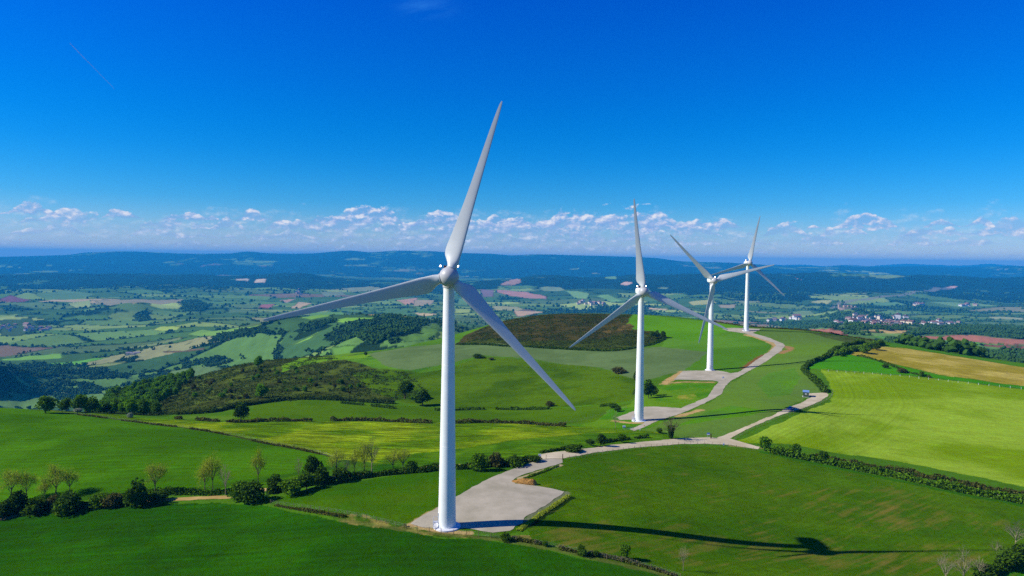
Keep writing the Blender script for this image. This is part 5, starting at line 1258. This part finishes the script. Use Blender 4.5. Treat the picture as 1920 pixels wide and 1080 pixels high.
for yy_ in (-1.25, .1, 1.35):
    m_ = MB(); m_.box((W_/2 + .03, yy_, 1.15), (.06, .95, 2.1), bev=.01); d_ = m_.build('door', M_DARK, r_)
    m_ = MB()
    for sgn in (-1, 1): m_.box((W_/2 + .05, yy_ + sgn * .53, 1.2), (.08, .09, 2.3))
    m_.box((W_/2 + .05, yy_, 2.36), (.08, 1.15, .09)); m_.build('door_frame', M_TRIM, d_)
m_ = MB()
for k in range(7): m_.box((0, -D_/2 - .02, 1.5 + .09 * k), (1.1, .05, .05))
m_.build('vent', M_TRIM, r_)
tag(r_, 'small dark green transformer hut with a blue-grey roof at the end of the track', 'hut')

# car on the track
p = hit([(1483, 768)])[0]; q = hit([(1505, 760)])[0]; ang = math.atan2(q[1] - p[1], q[0] - p[0])
r_ = empty('parked_car', (float(p[0]), float(p[1]), float(p[2]) + .09), ang)
def prism(mb, prof, w0, w1, mi=0):
    n = len(prof); V = [(x, -(w0 if z < .9 else w1), z) for x, z in prof] + [(x, (w0 if z < .9 else w1), z) for x, z in prof]
    mb.add(V, [tuple(range(n)), tuple(range(2 * n - 1, n - 1, -1))] + [(i, i + n, (i + 1) % n + n, (i + 1) % n) for i in range(n)], mi)
m_ = MB(); prism(m_, [(-2.0,.32),(-2.05,.7),(-1.95,.95),(1.0,.95),(1.75,.85),(2.02,.62),(2.0,.3),(1.65,.25),(-1.65,.25)], .86, .82); b_ = m_.build('body', M_CARB, r_)
m_ = MB(); prism(m_, [(-1.9,.955),(-1.5,1.42),(.15,1.46),(.95,.955)], .8, .68); m_.build('window', M_GLASS, r_)
m_ = MB(); prism(m_, [(-1.48,1.425),(-1.3,1.5),(.0,1.52),(.12,1.465)], .7, .67); m_.build('roof', M_CARB, r_)
for sx_ in (-1.25, 1.3):
    for sy_ in (-.8, .8):
        m_ = MB(); m_.lathe([(.2, -.11), (.31, -.09), (.31, .09), (.2, .11)], 16, 'y', (sx_, sy_, .31)); m_.build('wheel', M_TYRE, r_)
for sy_ in (-.6, .6):
    m_ = MB(); m_.box((2.0, sy_, .66), (.08, .35, .14), bev=.02); m_.build('headlight', M_WHT, r_)
tag(r_, 'small blue car on the track in the shadow of the second turbine', 'car')

# heap of earth and stones
def lump(name, label, cat, u, v, sx, sy, sz, mat, seed, rz=0, group=None):
    p = hit([(u, v)])[0]; V = []; Fc = []; n, m2 = 28, 9
    for j in range(m2 + 1):
        e = j / m2 * math.pi / 2
        for i in range(n):
            a = 2 * math.pi * i / n; k = 1 + .45 * (float(fbm(np.array([math.cos(a) * 1.6 + j * .35 + seed]), np.array([math.sin(a) * 1.6 + seed]), 800 + seed, 3)[0]) - .5) * 2
            V.append((sx / 2 * math.cos(a) * math.cos(e) * k, sy / 2 * math.sin(a) * math.cos(e) * k, sz * math.sin(e) * (.8 + .4 * k * (.5)) - .12))
    for j in range(m2):
        for i in range(n): Fc.append((j * n + i, j * n + (i + 1) % n, (j + 1) * n + (i + 1) % n, (j + 1) * n + i))
    o = new_mesh(name, V, Fc, mat, False); o.location = tuple(map(float, p)); o.rotation_euler = (0, 0, rz); tag(o, label, cat, group)
lump('earth_heap', 'heap of bare brown earth at the inner corner of the nearest pad', 'earth heap', 985, 906, 6.6, 2.8, 1.5, M_EARTH, 1, R(-12))
lump('earth_heap', 'small knob of earth at the right end of the brown heap', 'earth heap', 997, 908, 2.6, 2.0, 1.7, M_EARTH, 5)
for i, (u, v, w, lab) in enumerate([(1590, 876, 4.2, 'largest pale stone slab against the long right hedge'), (1600, 879, 2.2, 'smaller pale stone at the right end of the slab'), (1553, 869, 1.6, 'pale stone at the foot of the hedge, nearer the road'), (1486, 851, 1.5, 'pale stone under the second hedge tree'), (1876, 930, 2.6, 'pale stone in the hedge near the right edge'), (1912, 937, 2.2, 'pale stone in the hedge closest to the right edge')]):
    lump('stone', lab, 'stone', u, v, w, .9, .55, M_STONE, 10 + i, R(-18))

# ------------------------------------------------------------------ far settlements
HW = [simple_mat('render_white', srgb(204,200,194), .8, .08, .1), simple_mat('render_cream', srgb(214,196,166), .8, .08, .1), simple_mat('stone_wall', srgb(170,150,130), .85, .12, .1)]
HR = [simple_mat('slate_roof', srgb(78,80,92), .6, .15, .1), simple_mat('tile_roof', srgb(136,100,90), .7, .15, .1), simple_mat('brown_roof', srgb(104,78,66), .7, .15, .1)]
def house_mesh(w, d, h, rh, mw, mr):
    m_ = MB(); m_.box((0, 0, h / 2 - 1), (w, d, h + 2), mi=0)
    V = [(-w/2-.3,-d/2-.4,h-.1),(w/2+.3,-d/2-.4,h-.1),(w/2+.3,d/2+.4,h-.1),(-w/2-.3,d/2+.4,h-.1),(-w/2-.3,0,h+rh),(w/2+.3,0,h+rh)]
    m_.add(V, [(0,1,5,4),(3,4,5,2),(0,4,3),(1,2,5),(0,3,2,1)], 1)
    for k in (-.3, 0, .3): m_.box((k * w, -d/2 - .04, h * .55), (1.1, .08, 1.5), mi=2)
    m_.box((w * .25, .8, h + rh * .9), (.8, .8, 1.8), mi=0)
    o = m_.build('house', [HW[mw], HR[mr], M_GLASS]); me = o.data; bpy.data.objects.remove(o); return me
HM = [house_mesh(11, 8, 6, 3, 0, 0), house_mesh(14, 9, 7, 3, 0, 1), house_mesh(9, 8, 8, 3, 1, 0), house_mesh(12, 8, 5.5, 2.6, 1, 2), house_mesh(10, 9, 7.5, 3.2, 0, 2), house_mesh(16, 9, 6, 3, 2, 1)]
def village(px, n, label, group, seed, sc=1.0, bigshare=.08):
    r = np.random.default_rng(seed); p = sample_poly(px, n * 6, r, None); keep = []
    for q in p:
        if all((q[0]-k[0])**2 + (q[1]-k[1])**2 > 120 for k in keep): keep.append(q)
        if len(keep) >= n: break
    K = np.array(keep); Z = zfun(K[:, 0], K[:, 1])
    for i, q in enumerate(K):
        o = bpy.data.objects.new('house', HM[int(r.integers(6))]); COL.objects.link(o); k = sc * float(r.uniform(.85, 1.25)) * (1.7 if r.uniform() < bigshare else 1)
        o.location = (float(q[0]), float(q[1]), float(Z[i])); o.rotation_euler = (0, 0, float(r.choice([.2, 1.8]) + r.normal() * .25)); o.scale = (k, k, k * .95)
        tag(o, label, 'house', group)
village([(1588,598),(1600,592),(1622,591),(1650,597),(1680,601),(1702,609),(1690,614),(1660,616),(1640,612),(1600,608),(1586,606)], 190, 'small pale house in the dense town below the castle hill', 'houses of the town below the castle', 1, 1.3)
village([(1562,605),(1584,604),(1586,608),(1564,608)], 10, 'small pale house left of the dense town, under the castle hill', 'houses left of the town', 2, 1.2)
village([(1700,606),(1720,602),(1770,604),(1800,605),(1800,611),(1760,611),(1705,612)], 26, 'pale house or shed strung out right of the town', 'buildings right of the town', 3, 1.3, .2)
village([(1670,595),(1715,594),(1720,598),(1670,599)], 6, 'pale long building on the flat behind the town', 'buildings behind the town', 4, 1.8, .3)
village([(1430,601),(1480,596),(1500,597),(1500,600),(1440,604)], 12, 'pale building in the valley right of the farthest tower', 'buildings in the valley by the farthest tower', 5, 1.8, .3)
village([(0,613),(25,607),(60,612),(105,614),(108,618),(60,623),(20,622),(0,619)], 34, 'pinkish house in the village at the left edge', 'houses of the left village', 6, 1.1)
village([(1080,568),(1100,565),(1135,570),(1132,575),(1085,572)], 18, 'white house of the small village seen between the first two turbines', 'houses of the middle village', 7, 1.7, .2)
village([(553,550),(563,548),(570,554),(556,555)], 8, 'house of the hamlet above the left blade', 'houses of the left hamlet', 8, 2.0)
village([(1713,571),(1735,571),(1735,574),(1713,574)], 8, 'far house on the flat below the right hills', 'far houses right of the town', 9, 2.2)
village([(1800,572),(1830,572),(1830,575),(1800,575)], 8, 'far house in the hamlet near the right edge', 'houses of the far right hamlet', 10, 2.2)
# farm in the left valley
p = hit([(250, 664)])[0]; r_ = empty('farm', tuple(map(float, p)), .1)
for (dx_, dy_, w, d, h) in ((-13, 0, 20, 11, 5), (10, 8, 18, 10, 4.5), (3, -10, 11, 7, 4)):
    m_ = MB(); m_.box((dx_, dy_, h / 2 - 2), (w, d, h + 4)); m_.build('wall', HW[1], r_)
    m_ = MB(); V = [(dx_-w/2-.5,dy_-d/2-.6,h-.1),(dx_+w/2+.5,dy_-d/2-.6,h-.1),(dx_+w/2+.5,dy_+d/2+.6,h-.1),(dx_-w/2-.5,dy_+d/2+.6,h-.1),(dx_-w/2-.5,dy_,h+3.2),(dx_+w/2+.5,dy_,h+3.2)]
    m_.add(V, [(0,1,5,4),(3,4,5,2),(0,4,3),(1,2,5),(0,3,2,1)]); m_.build('roof', simple_mat('farm_roof', srgb(130,120,124), .5, .1, .1), r_)
tag(r_, 'farm with pale grey roofs alone among the left valley fields', 'farm')
# ruined castle on its knoll
p = hit([(1579, 585)])[0]; bx_, by_ = BW[0][0], BW[0][1]; cz = gz(bx_, by_)
M_CAS = simple_mat('castle_stone', srgb(176,150,128), .9, .2, .08, .1)
r_ = empty('castle', (float(bx_) - 25, float(by_) - 30, cz - 4))
def tower(x, y, w, h, nm='tower'):
    m_ = MB(); m_.box((x, y, h / 2), (w, w, h))
    for a in (-1, 1):
        for b in (-1, 0, 1): m_.box((x + b * w * .36, y + a * w * .44, h + 1), (w * .2, w * .12, 2))
    m_.build(nm, M_CAS, r_)
for t_ in ((-52, 0, 11, 26), (-38, 20, 9, 20), (10, 12, 12, 22), (26, 5, 9, 24), (52, 10, 10, 18)): tower(*t_)
tower(-6, 25, 18, 20, 'keep')
m_ = MB(); ring = [(-60,-8),(-30,-22),(10,-24),(45,-16),(66,4),(50,28),(0,38),(-45,30),(-60,-8)]
for (x0, y0), (x1, y1) in zip(ring[:-1], ring[1:]):
    L_ = math.hypot(x1-x0, y1-y0); m_.box(((x0+x1)/2, (y0+y1)/2, 1), (L_, 3, 16 + 3 * math.sin(x0)), math.atan2(y1-y0, x1-x0))
m_.build('curtain_wall', M_CAS, r_); tag(r_, 'ruined stone castle on the knoll above the town', 'castle')

# vapour trail
def sky_pt(u, v, D):
    dx, dz = ray(np.array([u]), np.array([v])); return Vector((dx[0] * D, D, CZ + dz[0] * D))
mt, nt, N, L, P = mat_new('vapour'); P.inputs['Base Color'].default_value = (.9, .93, 1, 1); P.inputs['Roughness'].default_value = 1
tp = N.new('ShaderNodeBsdfTransparent'); mx = N.new('ShaderNodeMixShader'); mx.inputs[0].default_value = .2
L.new(tp.outputs[0], mx.inputs[1]); L.new(P.outputs[0], mx.inputs[2]); L.new(mx.outputs[0], N['Material Output'].inputs['Surface'])
a, b = sky_pt(131, 81, 30000), sky_pt(214, 166, 33000); m_ = MB(); pr = a
for i in range(1, 17):
    t = i / 16; q = a.lerp(b, t) + Vector((random.uniform(-12, 12), 0, random.uniform(-12, 12)))
    m_.tube(pr, q, 20 * (1 - .5 * (i - 1) / 16), 20 * (1 - .5 * t), 8, caps=False); pr = q
o = m_.build('vapour_trail', mt, smooth=True); tag(o, 'thin white vapour trail high in the sky at left', None, None, 'stuff')
